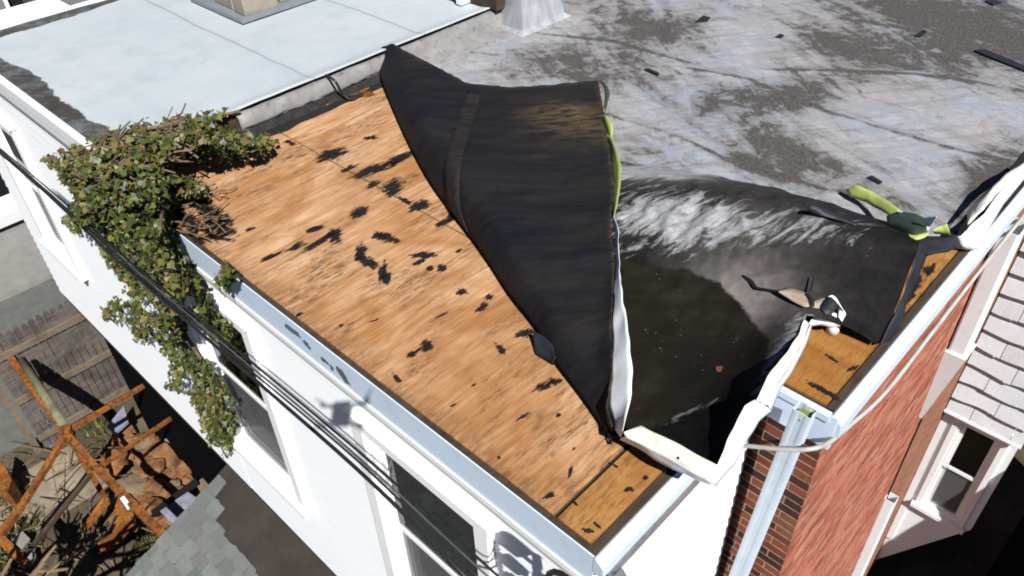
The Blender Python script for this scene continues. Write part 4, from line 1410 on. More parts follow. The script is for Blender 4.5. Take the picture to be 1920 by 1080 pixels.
for k in range(11):
    zt = -3.44 + (k + 1) * CHH
    xx = 0.374
    wds = [0.42, 0.34] if k % 2 else [0.24, 0.40, 0.12]
    for wd in wds:
        n = 8
        rows_ = []
        rr = [(xx + 0.003 + (wd - 0.006) * q / n) for q in range(n + 1)]
        sd_ = rnd.uniform(0, 50)
        bot = [(x, BY - 0.095 - 0.012 * nz((x, k, sd_), 3), zt - CHH - 0.03 + 0.020 * nz((x + sd_, k, 0), 4.0) + 0.012 * math.sin(x * 11 + k)) for x in rr]
        mid = [(x, BY - 0.070, zt - CHH * 0.5) for x in rr]
        top = [(x, BY - 0.045, zt + 0.01) for x in rr]
        back = [(x, BY - 0.035, zt + 0.01) for x in rr]
        botb = [(x, BY - 0.080, p[2]) for x, p in zip(rr, bot)]
        MB().grid([botb, bot, mid, top, back]).build('shingle', M['shw'], core)
        xx += wd

# ================================================================== the neighbour house on the left
nb = empty('row_house', (-6.8, 4.0, GZ))
tag(nb, 'white row house on the left with an intact pale coated flat roof', 'house')
mb = MB()
att = {'bare': [], 'seam': []}
NX0, NX1 = -7.85, -4.45
for i in range(150):
    y = 0.0 + i * 0.065
    for j in range(70):
        x = NX0 + (NX1 - NX0) * j / 69
        q = (x, y, 0)
        mb.v.append((x, y, 0.205 + 0.012 * nz(q, 0.9) + 0.003 * nz(q, 5) + 0.025 * max(0, (x - NX1 + 0.14) / 0.14)))
        d = max(0.20 - y + 0.10 * nz(q, 1.3), (x and (0.22 - (x - NX0) + 0.2 * nz(q, 0.9))))
        att['bare'].append(max(0.0, min(1.0, 0.5 + d * 4.0)))
        s = 0.0
        for c_s, dirx in ((1.76, 0), (3.0, 0), (0.62, 0), (4.1, 0)):
            e = abs(y - c_s - 0.02 * nz(q, 1.5))
            s = max(s, math.exp(-(e / 0.045) ** 2))
        e = abs(x + 6.25 - 0.03 * nz(q, 1.2))
        s = max(s, 0.0)
        att['seam'].append(s)
for i in range(149):
    for j in range(69):
        a = i * 70 + j
        mb.f.append((a, a + 1, a + 71, a + 70))
solid(mb, 'roof_membrane', M['wroof'], nb, 0.01, True, att)
MB().box(NX0, NX1 - 0.02, 0.12, 9.6, -0.3, 0.185).build('roof_deck', M['rim'], nb)
lip = MB()
lip.box(-9.3, -4.46, -0.040, 0.02, 0.135, 0.235)
lip.box(-9.3, -4.46, -0.030, 0.05, 0.060, 0.134)
lip.build('metal_edge', M['metal'], nb)
lip = MB()
lip.box(NX0 - 0.03, NX0 + 0.01, 0.03, 9.5, 0.10, 0.235)
lip.build('metal_edge', M['metal'], nb)
MB().box(-9.3, -4.46, 0.0, 0.09, -0.02, 0.059).build('fascia', M['fascia'], nb)
clap_rear(nb, -9.30, -4.46, -0.02, -3.72, [W3])
tag(window(nb, W3, WY), 'window at the far end of the white wall')
MB().box(-9.25, -4.46, 0.09, 3.0, -3.80, -3.745).build('overhang_floor', M['rim'], nb)
MB().box(-9.28, NX0 - 0.06, 0.12, 9.5, -1.2, -0.35).build('lean_to_roof', M['strip'], nb)

# tray of concrete blocks on the neighbour's roof
t0 = P(455, 46, z=.22)
tr = MB()
tx0, tx1, ty0, ty1 = t0.x - 1.0, t0.x, t0.y, t0.y + 0.9
tr.box(tx0, tx1, ty0, ty1, 0.224, 0.240)
tr.box(tx0, tx1, ty0, ty0 + 0.06, 0.241, 0.262)
tr.box(tx1 - 0.06, tx1, ty0 + 0.061, ty1, 0.241, 0.262)
tag(tr.build('roof_tray', M['tray']), 'grey metal sheet under the concrete blocks on the pale roof', 'tray')
for (bx, by, L, W, h, lab) in ((-0.30, 0.10, 0.20, 0.38, 0.20, 'nearest concrete block on the grey roof sheet'), (-0.72, 0.12, 0.36, 0.19, 0.19, 'left concrete block on the grey roof sheet'), (-0.36, 0.55, 0.2, 0.34, 0.20, 'rear concrete block on the grey roof sheet')):
    x, y = t0.x + bx, t0.y + by
    e = empty('concrete_block', (x, y, 0.241))
    tag(e, lab, 'block', 'blocks on the roof sheet')
    k = MB()
    k.box(x, x + L, y, y + W, 0.242, 0.242 + h - 0.002)
    o = k.build('block_body', M['block'], e)
    bv = o.modifiers.new('bevel', 'BEVEL'); bv.width = 0.008; bv.segments = 2
    MB().box(x + 0.03, x + L - 0.03, y + 0.04, y + W / 2 - 0.02, 0.242 + h - 0.001, 0.242 + h + 0.0005).build('core_hole', M['black'], e)
    MB().box(x + 0.03, x + L - 0.03, y + W / 2 + 0.02, y + W - 0.04, 0.242 + h - 0.001, 0.242 + h + 0.0005).build('core_hole', M['black'], e)

# house beyond the left roof edge
fh = empty('far_house', (-12, 4.5, GZ))
tag(fh, 'white house behind the far left roof edge with a dark window', 'house')
MB().box(-14.5, -9.6, 0.72, 0.98, -3.8, 0.9).build('wall', M['shaded_wall'], fh)
MB().box(-14.5, -9.6, 1.40, 9.0, -3.8, 0.9).build('wall', M['shaded_wall'], fh)
MB().box(-14.5, -9.6, 0.981, 1.399, -3.8, -0.50).build('wall', M['shaded_wall'], fh)
wo = MB().box(-9.66, -9.58, 0.982, 1.02, -0.48, 0.6).box(-9.66, -9.58, 1.36, 1.398, -0.48, 0.6).box(-9.66, -9.56, 0.982, 1.398, -0.50, -0.481).build('window', M['trim'], fh)
MB().box(-9.72, -9.70, 1.021, 1.359, -0.48, 0.6).build('pane', M['carg'], wo)
MB().box(-9.69, -9.68, 1.20, 1.35, -0.48, 0.6).build('curtain', M['olive'], wo)
MB().box(-14.6, -9.5, 0.6, 9.1, 0.91, 1.05).build('roof', M['strip'], fh)

# vent hood by the roof divide
vh = empty('roof_vent', (-5.2, 4.6, 0.21))
tag(vh, 'white metal vent with dark opening behind the silver chimney base', 'roof vent')
q0 = P(838, 16, z=.22)
q1 = P(862, 10, z=.22)
MB().box(q1.x - 0.05, q1.x + 0.02, q1.y, q1.y + 0.5, 0.222, 0.9).build('vent_side', M['metal'], vh)
MB().box(q1.x - 0.35, q1.x - 0.06, q1.y + 0.05, q1.y + 0.5, 0.222, 0.9).build('vent_opening', M['navy'], vh)
MB().box(q1.x + 0.03, q1.x + 0.40, q1.y + 0.12, q1.y + 0.5, 0.222, 0.85).build('vent_back', M['rim'], vh)

# ================================================================== porch below
pc = empty('porch', (-3.0, -0.8, GZ))
tag(pc, 'low porch with a grey green shingle roof and brown roofing against the white wall', 'porch')
PX0, PX1 = -4.95, -0.9
SL = 0.40
def pz(y): return -3.72 + SL * (y - 0.08)
rf = MB()  # roof lengthened out of view to widen its shadow on the yard
rf.add([(PX0, 0.08, pz(0.08) - 0.01), (PX1, 0.08, pz(0.08) - 0.01), (PX1, -3.7, pz(-3.7) - 0.01), (PX0, -3.7, pz(-3.7) - 0.01),
        (PX0, 0.08, pz(0.08) - 0.12), (PX1, 0.08, pz(0.08) - 0.12), (PX1, -3.7, pz(-3.7) - 0.12), (PX0, -3.7, pz(-3.7) - 0.12)],
       [(0, 1, 2, 3), (4, 7, 6, 5), (0, 3, 7, 4), (1, 5, 6, 2), (0, 4, 5, 1), (2, 6, 7, 3)])
rf_o = rf.build('porch_roof', M['shg'], pc)
sl = math.atan(SL)
tabs = {}
for wv in range(3):
    wdt = 0.200
    rr = random.Random(wv)
    mb_ = MB()
    n = 6
    top = [(wdt * q / n + 0.002, 0.0, 0.004) for q in range(n + 1)]
    bot = [(wdt * q / n + (0.007 if q == 0 else -0.007 if q == n else 0), -0.150 + rr.uniform(-0.010, 0.010), 0.020) for q in range(n + 1)]
    lip_ = [(p[0], p[1] + 0.002, 0.001) for p in bot]
    mb_.grid([top, bot, lip_])
    me = bpy.data.meshes.new('shingle')
    me.from_pydata(mb_.v, [], mb_.f); me.materials.append(M['shg'])
    tabs[wv] = me
strip_edge = [(-4.95, -0.06), (-4.72, -0.26), (-4.5, -0.40), (-4.3, -0.44), (-4.0, -0.42), (-3.7, -0.44), (-3.4, -0.58), (-2.9, -0.75), (-2.3, -0.85), (-0.9, -0.95)]
def sedge(x):
    for (a, b), (c, d) in zip(strip_edge, strip_edge[1:]):
        if a <= x <= c: return b + (d - b) * (x - a) / (c - a)
    return strip_edge[-1][1]
r = 0
yy = 0.05
while yy > -2.4:
    x = PX0 - (0.1 if r % 2 else 0.0)
    while x < PX1:
        xc = x + 0.1
        if yy - 0.13 < sedge(min(max(xc, PX0), PX1)) and xc > PX0:
            inst('shingle', tabs[rnd.randrange(3)], rf_o, (x, yy, pz(yy) - 0.004), (sl, 0, rnd.uniform(-0.01, 0.01)))
        x += 0.203
    yy -= 0.130
    r += 1
st_ = []
for k in range(240):
    x = PX0 + 0.02 + (PX1 - PX0 - 0.04) * k / 239
    e = sedge(min(max(math.floor((x - PX0) / 0.203) * 0.203 + PX0 + 0.05, PX0), PX1)) + 0.06 + 0.015 * nz((x, 0, 0), 11)
    st_.append([(x, 0.075 + (e - 0.075) * q / 6, pz(0.075 + (e - 0.075) * q / 6) + 0.022 - 0.006 * (q == 6)) for q in range(7)])
solid(MB().grid(st_), 'rolled_roofing', M['strip'], pc, 0.006)
for x in (PX0 + 0.1, -2.6, PX1 - 0.1):
    MB().box(x - 0.05, x + 0.05, -3.55, -3.45, GZ, pz(-3.5) - 0.13).build('post', M['rail'], pc)
MB().box(PX0 + 0.12, PX1, -3.5, 0.25, GZ + 0.02, GZ + 0.25).build('porch_floor', M['paving'], pc)

# ================================================================== ivy over the corner of the roof
ivy = empty('ivy_vine', (-4.5, -0.1, -0.3))
tag(ivy, 'tangled green ivy draped over the roof corner and down the white wall', 'ivy')
def leaf_mesh(sz):
    pts = [(0, -0.05), (0.30, -0.16), (0.50, 0.12), (0.34, 0.42), (0.16, 0.50), (0, 0.95), (-0.16, 0.50), (-0.34, 0.42), (-0.50, 0.12), (-0.30, -0.16)]
    v = [(0, 0.22, 0.02)] + [(a, b, 0.10 * abs(a) + 0.03 * b * b) for a, b in pts]
    n = len(pts)
    return [(a * sz, b * sz, c * sz) for a, b, c in v], [(0, 1 + k, 1 + (k + 1) % n) for k in range(n)]
IV_ROOF = [(75, 300), (100, 288), (135, 268), (200, 236), (300, 216), (420, 195), (452, 208), (420, 232), (440, 243), (505, 250), (520, 264), (500, 286), (440, 298), (382, 306), (352, 300), (330, 322), (390, 345), (392, 368), (335, 372), (318, 405), (300, 420), (120, 420), (140, 370), (110, 330)]
IV_WALL = [(90, 300), (140, 370), (115, 420), (150, 445), (160, 425), (200, 500), (240, 545), (185, 575), (190, 602), (240, 610), (250, 645), (285, 640), (318, 680), (310, 730), (345, 742), (365, 762), (375, 800), (400, 850), (428, 862), (446, 800), (440, 750), (405, 690), (352, 650), (352, 600), (395, 610), (440, 636), (432, 612), (400, 575), (385, 540), (365, 510), (330, 440), (318, 410), (300, 400), (200, 330)]
HOLES = [[(270, 575), (290, 560), (300, 590), (282, 596)], [(278, 612), (296, 610), (300, 632), (285, 630)], [(225, 580), (248, 572), (250, 596), (230, 600)], [(355, 535), (376, 560), (368, 580), (350, 560)], [(168, 450), (182, 445), (190, 470), (178, 475)]]
SPRIG = [[(398, 515), (425, 498), (440, 515), (432, 548), (405, 538)], [(395, 625), (425, 600), (440, 628), (428, 645)]]
leaves = []
def leaf_at(p, nrm, sz):
    nrm = Vector(nrm) + Vector((rnd.gauss(0, .55), rnd.gauss(0, .55), rnd.gauss(0, .45)))
    q = nrm.to_track_quat('Z', 'Y') @ Matrix.Rotation(rnd.uniform(0, 6.28), 4, 'Z').to_quaternion()
    leaves.append((p, q, sz))
def bulk(poly, n, wall):
    x0 = min(p[0] for p in poly); x1 = max(p[0] for p in poly); y0 = min(p[1] for p in poly); y1 = max(p[1] for p in poly)
    c = 0
    while c < n:
        u = rnd.uniform(x0, x1); v = rnd.uniform(y0, y1)
        if not inside(u, v, poly) or any(inside(u, v, h) for h in HOLES): continue
        d = pdist(u, v, poly)
        if rnd.random() > 0.35 + d / 22: continue
        # uneven clumps
        if noise.noise(Vector((u / 26.0, v / 26.0, 3 if wall else 7))) < -0.33: continue
        k = min(1.0, d / 38.0)
        if wall:
            dep = 0.03 + (0.10 + 0.30 * k) * rnd.random() ** 0.7
            if v > 640: dep *= 0.6
            p = P(u, v, y=WY - 0.05 - dep)
            leaf_at(p, (0.35, -0.75, 0.55), 0.019 + 0.045 * rnd.random() ** 1.7)
        else:
            h = 0.05 + (0.10 + 0.25 * k) * rnd.random() ** 0.7
            p = P(u, v, z=h + 0.12 * k)
            leaf_at(p, (0.3, -0.3, 0.8), 0.019 + 0.042 * rnd.random() ** 1.7)
        c += 1
bulk(IV_WALL, 7400, True)
bulk(IV_ROOF, 4600, False)
for s in SPRIG: bulk(s, 90, True)
# the 300 nearest leaves are pieces of their own
leaves.sort(key=lambda l: (l[0] - CAM).length)
near = leaves[::1][:0]
idx = set(rnd.sample(range(len(leaves)), 300))
lm = []
for k in range(4):
    v_, f_ = leaf_mesh(1.0)
    me = bpy.data.meshes.new('leaf'); me.from_pydata(v_, [], f_); me.materials.append(M['leaf']); lm.append(me)
mb = MB(); tint = []
lv, lf = leaf_mesh(1.0)
for i, (p, q, sz) in enumerate(leaves):
    if i in idx:
        o = inst('leaf', lm[i % 4], ivy, p, None, (sz, sz, sz))
        o.rotation_mode = 'QUATERNION'; o.rotation_quaternion = q
    else:
        mb.add([p + q @ (Vector(a) * sz) for a in lv], lf)
        t_ = min(1, max(0, rnd.gauss(0.46, 0.22) + 0.22 * nz(p, 3.0) + (0.22 if p.z > 0.12 and p.x < -4.55 else 0.0)))
        tint += [t_] * len(lv)
lo_ = mb.build('foliage', M['leafb'], ivy, False, {'tint': tint}, fix=False)
tag(lo_, kind='stuff')
# stems
sm = []
def stem(pts, r, name='stem'):
    MB().tube(crline(pts, 26), r, 6).build(name, M['stem'], ivy, True)
stem([P(440, 840, y=.02), P(390, 700, y=0.0), P(330, 600, y=-.02), P(280, 500, y=-.05), P(230, 400, y=-.08), P(200, 320, z=.22), P(240, 280, z=.30), P(320, 256, z=.33), P(400, 250, z=.25)], 0.016)
stem([P(200, 320, z=.24), P(180, 290, z=.34), P(230, 255, z=.36), P(310, 235, z=.34), P(420, 215, z=.25), P(450, 207, z=.24)], 0.012)
stem([P(300, 430, y=-.3), P(310, 360, z=.2), P(330, 290, z=.3), P(360, 262, z=.34)], 0.011)
stem([P(420, 740, y=-.06), P(400, 780, y=-.06), P(412, 830, y=-.05), P(425, 858, y=-.03)], 0.008)
for k in range(150):
    u = rnd.uniform(130, 320); v = 300 - (u - 130) * 0.32 + rnd.uniform(-6, 55)
    a = rnd.uniform(-1.0, 0.5); L = rnd.uniform(30, 80); z_ = rnd.uniform(.36, .50)
    pts = [P(u + L * t * math.cos(a) + rnd.uniform(-6, 6), v + L * t * math.sin(a) + rnd.uniform(-6, 6), z=z_ - 0.12 * abs(t - .5)) for t in (0, .33, .66, 1)]
    stem(pts, rnd.uniform(0.0035, 0.008), 'twig')
for k in range(26):
    u = rnd.uniform(300, 400); v = rnd.uniform(335, 440)
    a = rnd.uniform(-0.9, 0.6); L = rnd.uniform(25, 60)
    pts = [P(u + L * t * math.cos(a) + rnd.uniform(-5, 5), v + L * t * math.sin(a) + rnd.uniform(-5, 5), z=0.02 + rnd.uniform(0, .08)) for t in (0, .33, .66, 1)]
    stem(pts, rnd.uniform(0.003, 0.006), 'twig')

# ================================================================== service cables in front of the wall
CABS = [('thick black service cable running in front of the white wall, lowest of the bundle', [(-30, 262), (0, 287), (100, 374), (220, 488), (400, 645), (640, 853), (800, 1005), (880, 1088)], 0.0095, -0.42, 'cable'),
        ('thin black service cable just above the thickest one', [(-30, 258), (0, 283), (100, 370), (222, 482), (404, 640), (650, 846), (812, 1000), (905, 1090)], 0.005, -0.44, 'cable'),
        ('grey bare service wire between the black cables', [(-30, 256), (0, 281), (100, 368), (224, 480), (408, 636), (655, 842), (822, 996), (925, 1090)], 0.0045, -0.40, 'wire'),
        ('upper thin black service cable of the bundle', [(-30, 252), (0, 278), (102, 364), (226, 476), (412, 630), (662, 838), (834, 990), (945, 1090)], 0.0055, -0.43, 'cable')]
RK = Vector((-0.50, 0.10, -0.82)) + SUN * 1.05
for lab, px, r, y, mat in CABS:
    pts = [P(u, v, y=y) for u, v in px]
    off = CABS.index((lab, px, r, y, mat))
    pts = pts + [P(px[-1][0] + 75, px[-1][1] + 62, y=y + 0.06), RK + Vector((-0.16, -0.03, -0.12 + 0.09 * off))]
    o = MB().tube(crline(pts, 60), r, 8).build('service_cable', M[mat], None, True)
    tag(o, lab, 'cable', 'service cables across the rear wall')
rk = empty('cable_rack', RK)
tag(rk, 'three spool cable rack just below the frame whose shadow falls by the window', 'cable rack')
b_m = MB().beam(RK + Vector((0.05, 0, -0.30)), RK + Vector((0.05, 0, 0.22)), 0.035, 0.02, up=Vector((0, 1, 0)))
b_m.build('back_bar', M['gcable'], rk)
for k in range(3):
    z = -0.20 + 0.18 * k
    MB().tube([RK + Vector((-0.16, -0.02, z)), RK + Vector((-0.02, -0.02, z))], [0.035, 0.03], 12).build('spool', M['gcable'], rk)
    MB().tube([RK + Vector((-0.20, -0.02, z)), RK + Vector((0.06, -0.02, z))], 0.010, 8).build('spool_pin', M['gcable'], rk)
MB().tube(crline([RK + Vector((-0.19, -.02, -.22)), RK + Vector((-0.22, -.02, 0)), RK + Vector((-0.15, -.02, .22)), RK + Vector((0.05, -.02, .24))], 20), 0.014, 8).build('loop_wire', M['cable'], rk)
MB().tube(crline([RK + Vector((0.05, 0, 0.06)), RK + Vector((0.2, 0.02, 0.12)), Vector((0.0, -0.02, -0.30))], 14), 0.010, 8).build('guy_wire', M['cable'], rk)
# corner bracket
cb = MB()
cb.prism([P(1138, 1068, x=.04), P(1150, 1052, x=.04), P(1162, 1062, x=.04), P(1172, 1080, x=.04), P(1165, 1096, x=.04), P(1140, 1100, x=.04)], (0.02, 0, 0))
cb.build('corner_bracket', M['tray'], house)
for k in range(7):
    MB().tube(crline([P(1095 + k * 5, 1082 - k, z=-.22), P(1105 + k * 3 + rnd.uniform(-5, 5), 1066 + rnd.uniform(-6, 6), z=-.16), P(1112 + rnd.uniform(-8, 6), 1050 + rnd.uniform(-5, 8), z=-.12)], 8), 0.004, 5).build('frayed_fibre', M['stem'], house)

# ================================================================== fence, yard frame and debris
fn = empty('fence', (-10.2, 0.5, GZ))
tag(fn, 'weathered grey wooden picket fence beyond the end of the white wall', 'fence')
pk = None
y = -1.0
k = 0
while y < 3.2:
    h = rnd.uniform(-0.03, 0.03)
    wdt = 0.098
    top = -4.50 + h
    mb_ = MB().prism([(-10.20, y, GZ + 0.03), (-10.20, y + wdt, GZ + 0.03), (-10.20, y + wdt, top - 0.10), (-10.20, y + wdt * .72, top), (-10.20, y + wdt * .28, top), (-10.20, y, top - 0.10)], (-0.018, 0, 0))
    mb_.build('picket', M['fence'], fn)
    y += wdt + 0.010
    k += 1
for z in (-4.86, -5.72, -6.55):
    MB().box(-10.198, -10.155, -1.02, 3.2, z - 0.055, z + 0.055).build('rail', M['rail'], fn)
for y in (-1.1, 1.0, 3.2):
    MB().box(-10.30, -10.20 - .02, y - 0.05, y + 0.05, GZ, -4.6).build('post', M['rail'], fn)

fr = empty('steel_gantry', (-8.1, -0.8, GZ))
tag(fr, 'rusty orange steel frame standing over the littered yard', 'steel frame')
FZ = -4.95
def fp(u, v, z=FZ): return P(u, v, z=z)
node = fp(125, 812)
def fbeam(a, b, w_=0.10, h_=0.10, name='beam', mat='rust', par=fr):
    return MB().beam(a, b, w_ * 0.78, h_ * 0.8).build(name, M[mat], par)
fbeam(fp(-25, 612), node, 0.12, 0.09)
fbeam(node + Vector((0, 0, 0.02)), fp(285, 714), 0.07, 0.07)
fbeam(node, fp(182, 878), 0.09, 0.08)
fbeam(fp(182, 878), fp(310, 1008, -4.95), 0.12, 0.10)
fbeam(node, fp(92, 868, -5.1), 0.09, 0.08, 'brace')
fbeam(fp(92, 868, -5.1), fp(40, 950, -5.3), 0.10, 0.08, 'brace')
fbeam(fp(40, 950, -5.3), fp(-20, 1030, -5.5), 0.13, 0.08, 'brace')
fbeam(fp(0, 1010, -5.45), fp(52, 1060, -5.55), 0.13, 0.10, 'brace')
fbeam(fp(180, 880), fp(330, 778, -5.1), 0.06, 0.06)
fbeam(fp(170, 890, -5.2), fp(40, 1050, -5.6), 0.07, 0.06, 'brace', 'rim')
for q in (node, fp(300, 1000), fp(-25, 612)):
    fbeam(Vector((q.x, q.y, GZ)), q - Vector((0, 0, 0.04)), 0.09, 0.09, 'post')
MB().tube([node - Vector((0, 0, .08)), node + Vector((0, 0, .09))], 0.085, 10).build('joint', M['rust'], fr)
MB().tube([fp(42, 676, -4.9), fp(122, 800, -4.9)], 0.06, 10).build('log_rail', M['pole'], fr, True)
MB().beam(fp(232, 938), fp(240, 948), 0.05, 0.13).build('clamp', M['metal'], fr)


def slab(name, px, z, th, mat, label, cat, tilt=None):
    pts = [P(u, v, z=z + (tilt[i] if tilt else 0)) for i, (u, v) in enumerate(px)]
    return tag(MB().prism(pts, (0, 0, -th)).build(name, M[mat]), label, cat)
slab('rusty_plank', [(150, 992), (158, 996), (205, 940), (202, 928), (190, 935)], -6.2, 0.04, 'rust', 'short rusty plank lying in the dark part of the yard', 'plank', (0, 0, .3, .3, .3))
slab('rusty_sheet', [(182, 1018), (188, 1032), (215, 1026), (255, 978), (248, 958), (222, 930), (215, 950), (222, 975), (210, 1000)], -6.1, 0.03, 'rust', 'bent rusty orange panel lying below the frame', 'panel')
slab('rusty_block', [(-10, 860), (8, 872), (22, 900), (14, 922), (-10, 912)], -6.3, 0.4, 'rust', 'rusty orange block at the left edge of the yard', 'scrap metal')
slab('lavender_panel', [(300, 958), (352, 922), (370, 934), (322, 982)], -6.0, 0.05, 'lav', 'lavender grey panel beside the porch roof edge', 'panel')
slab('lavender_panel', [(306, 822), (350, 802), (362, 822), (342, 840)], -6.2, 0.05, 'lav', 'lavender grey panel near the foot of the white wall', 'panel')
slab('lavender_panel', [(200, 800), (232, 760), (240, 790), (215, 812)], -6.4, 0.05, 'lav', 'small grey panel in the shade under the orange beam', 'panel')
slab('dark_plank', [(282, 958), (290, 966), (372, 905), (366, 896)], -6.1, 0.05, 'black', 'black plank lying beside the upper lavender panel', 'plank')
slab('tan_board', [(366, 905), (405, 880), (418, 905), (380, 930)], -6.2, 0.04, 'rubble2', 'tan board at the porch roof corner', 'board')
slab('white_scrap', [(22, 1012), (42, 996), (56, 1010), (40, 1030)], -6.6, 0.03, 'paving', 'pale scrap sheet at the bottom left of the yard', 'scrap')
slab('white_scrap', [(48, 1036), (58, 1030), (62, 1050), (54, 1056)], -6.6, 0.03, 'paving', 'tiny pale scrap below the larger one', 'scrap')
slab('paving_slab', [(62, 772), (88, 758), (118, 818), (92, 838)], GZ + 0.03, 0.03, 'paving', 'pale broken paving slab beside the orange beam', 'slab')

# heap of orange and tan stones by the wall
def stone(seed, r):
    R_ = random.Random(seed)
    me = bpy.data.meshes.new('stone')
    import bmesh
    bm = bmesh.new()
    bmesh.ops.create_icosphere(bm, subdivisions=2, radius=r)
    for v in bm.verts:
        k = 1 + 0.35 * noise.noise(v.co * (1.6 / r) + Vector((seed, 0, 0)))
        v.co *= k
        v.co.z *= 0.6
    bm.to_mesh(me); bm.free()
    return me
sts = [(stone(i, 0.14), m_) for i, m_ in enumerate(('rubble', 'rubble', 'rubble2', 'rubble'))]
for me, m_ in sts: me.materials.append(M[m_])
heap = empty('stone_heap', P(330, 880, z=GZ))
tag(heap, 'heap of orange and tan stones under the hanging end of the ivy', 'rubble')
for k in range(120):
    u = rnd.uniform(215, 425); v = rnd.uniform(820, 990)
    if v > 1000 - (u - 200) * 0.42 + 20: continue
    me, _ = sts[rnd.randrange(4)]
    s = rnd.uniform(0.5, 1.5)
    inst('stone', me, heap, P(u, v, z=GZ + rnd.uniform(0.05, 0.35)), (rnd.uniform(-.4, .4), rnd.uniform(-.4, .4), rnd.uniform(0, 6)), (s * 1.3, s, s))
# dead branches and weeds in the yard
br = MB()
for k in range(60):
    u = rnd.uniform(0, 300); v = rnd.uniform(830, 1075)
    a = rnd.uniform(0, 6.28); p = P(u, v, z=GZ + 0.05); L = rnd.uniform(0.3, 1.0)
    q = p + Vector((math.cos(a) * L, math.sin(a) * L, rnd.uniform(0.05, 0.5)))
    br.tube([p, p.lerp(q, .5) + Vector((0, 0, rnd.uniform(0, .1))), q], [0.012, 0.009, 0.004], 5)
tag(br.build('dead_branches', M['stem']), 'tangle of dead twigs across the yard', 'twigs', kind='stuff')
gr = MB()
tint = []
for k in range(900):
    c = rnd.choice([(10, 950), (20, 1040), (60, 1000), (300, 1015), (180, 800), (15, 920)])
    p = P(c[0] + rnd.gauss(0, 22), c[1] + rnd.gauss(0, 18), z=GZ)
    a = rnd.uniform(0, 6.28); h = rnd.uniform(0.06, 0.22)
    s = Vector((math.cos(a), math.sin(a), 0))
    gr.add([p - s * 0.012, p + s * 0.012, p + Vector((s.y * 0.08, -s.x * 0.08, h))], [(0, 1, 2)])
    tint += [rnd.uniform(0.3, 0.75)] * 3
tag(gr.build('weeds', M['leafb'], None, False, {'tint': tint}, fix=False), 'tufts of green weeds in the yard dirt', 'weeds', kind='stuff')

# bare tree by the porch, just below the picture; its branches shade the yard
tr_ = empty('bare_tree', (-4.9, -3.9, GZ))
tag(tr_, 'leafless tree beside the porch, just below the picture, shading the yard', 'tree')
T0 = Vector((-4.9, -3.9, GZ))
tm = MB()
tm.tube([T0, T0 + Vector((-0.05, 0.05, 1.0)), T0 + Vector((-0.1, 0.2, 2.0)), T0 + Vector((-0.15, 0.4, 2.9))], [0.16, 0.13, 0.11, 0.08], 8)
tm.build('trunk', M['stem'], tr_)
tm = MB()
R_ = random.Random(21)
def limb(p, d, L, r, lev):
    q = p + d * L
    mid = p.lerp(q, 0.5) + Vector((R_.uniform(-.06, .06), R_.uniform(-.06, .06), R_.uniform(-.02, .06))) * L
    tm.tube([p, mid, q], [r, r * 0.8, r * 0.55], 5)
    if lev:
        for k in range(3):
            dd = (d + Vector((R_.uniform(-.8, .8), R_.uniform(-.7, .7), R_.uniform(-.35, .35)))).normalized()
            limb(p.lerp(q, R_.uniform(0.45, 1.0)), dd, L * R_.uniform(0.55, 0.8), r * 0.6, lev - 1)
for k in range(13):
    a = 2 * math.pi * k / 6.5
    st_p = T0 + Vector((-0.12, 0.25, 1.6 + 0.10 * k))
    limb(st_p, Vector((math.cos(a) * 0.9 - 0.2, math.sin(a) * 0.6, 0.28)).normalized(), R_.uniform(0.75, 1.1), 0.11, 3)
tm.build('crown', M['stem'], tr_)

# ================================================================== parked car at the far left
car = empty('parked_car', (-17.9, 1.5, GZ))
tag(car, 'white car with dark windows parked beyond the fence at the left edge', 'car')
cx, cyc = -17.75, 0.2
def carbody(mat, name, prof, y0, y1, par, inset=0.0):
    """prof: (x, z) outline across the car, lofted along y with tapered ends."""
    rows_ = []
    n = 14
    for i in range(n + 1):
        t = i / n
        y = y0 + (y1 - y0) * t
        k = 1 - 0.18 * (abs(t - 0.5) * 2) ** 6
        rows_.append([(cx + a * k, y, GZ + b) for a, b in prof])
    mb_ = MB().grid(rows_)
    m = len(prof)
    mb_.f.append(tuple(range(m))); mb_.f.append(tuple(n * m + q for q in range(m))[::-1])
    return mb_.build(name, M[mat], par, False)
carbody('carw', 'body', [(0.86, 0.28), (0.90, 0.55), (0.88, 0.82), (0.80, 0.92), (-0.80, 0.92), (-0.88, 0.82), (-0.90, 0.55), (-0.86, 0.28), (0.86, 0.28)], cyc - 2.2, cyc + 2.3, car)
carbody('carg', 'window_band', [(0.80, 0.921), (0.66, 1.36), (-0.66, 1.36), (-0.80, 0.921), (0.80, 0.921)], cyc - 1.3, cyc + 1.6, car)
carbody('carw', 'roof', [(0.67, 1.361), (0.58, 1.44), (-0.58, 1.44), (-0.67, 1.361), (0.67, 1.361)], cyc - 1.0, cyc + 1.3, car)
for y in (cyc - 0.95, cyc + 0.15, cyc + 1.2):
    MB().beam((cx + 0.812, y, GZ + 0.92), (cx + 0.675, y, GZ + 1.37), 0.05, 0.03, up=Vector((0, 1, 0))).build('pillar', M['carw'], car)
for y in (cyc - 1.4, cyc + 1.5):
    for sx in (-1, 1):
        wh = MB().tube([(cx + sx * 0.72, y, GZ + 0.31), (cx + sx * 0.905, y, GZ + 0.31)], 0.31, 20).build('wheel', M['rubber'], car)
        MB().tube([(cx + sx * 0.906, y, GZ + 0.31), (cx + sx * 0.915, y, GZ + 0.31)], 0.19, 16).build('rim', M['hub'], wh)
for sx in (-1, 1):
    MB().box(cx + sx * .55 - .14, cx + sx * .55 + .14, cyc - 2.22, cyc - 2.17, GZ + 0.6, GZ + 0.74).build('headlight', M['hub'], car)

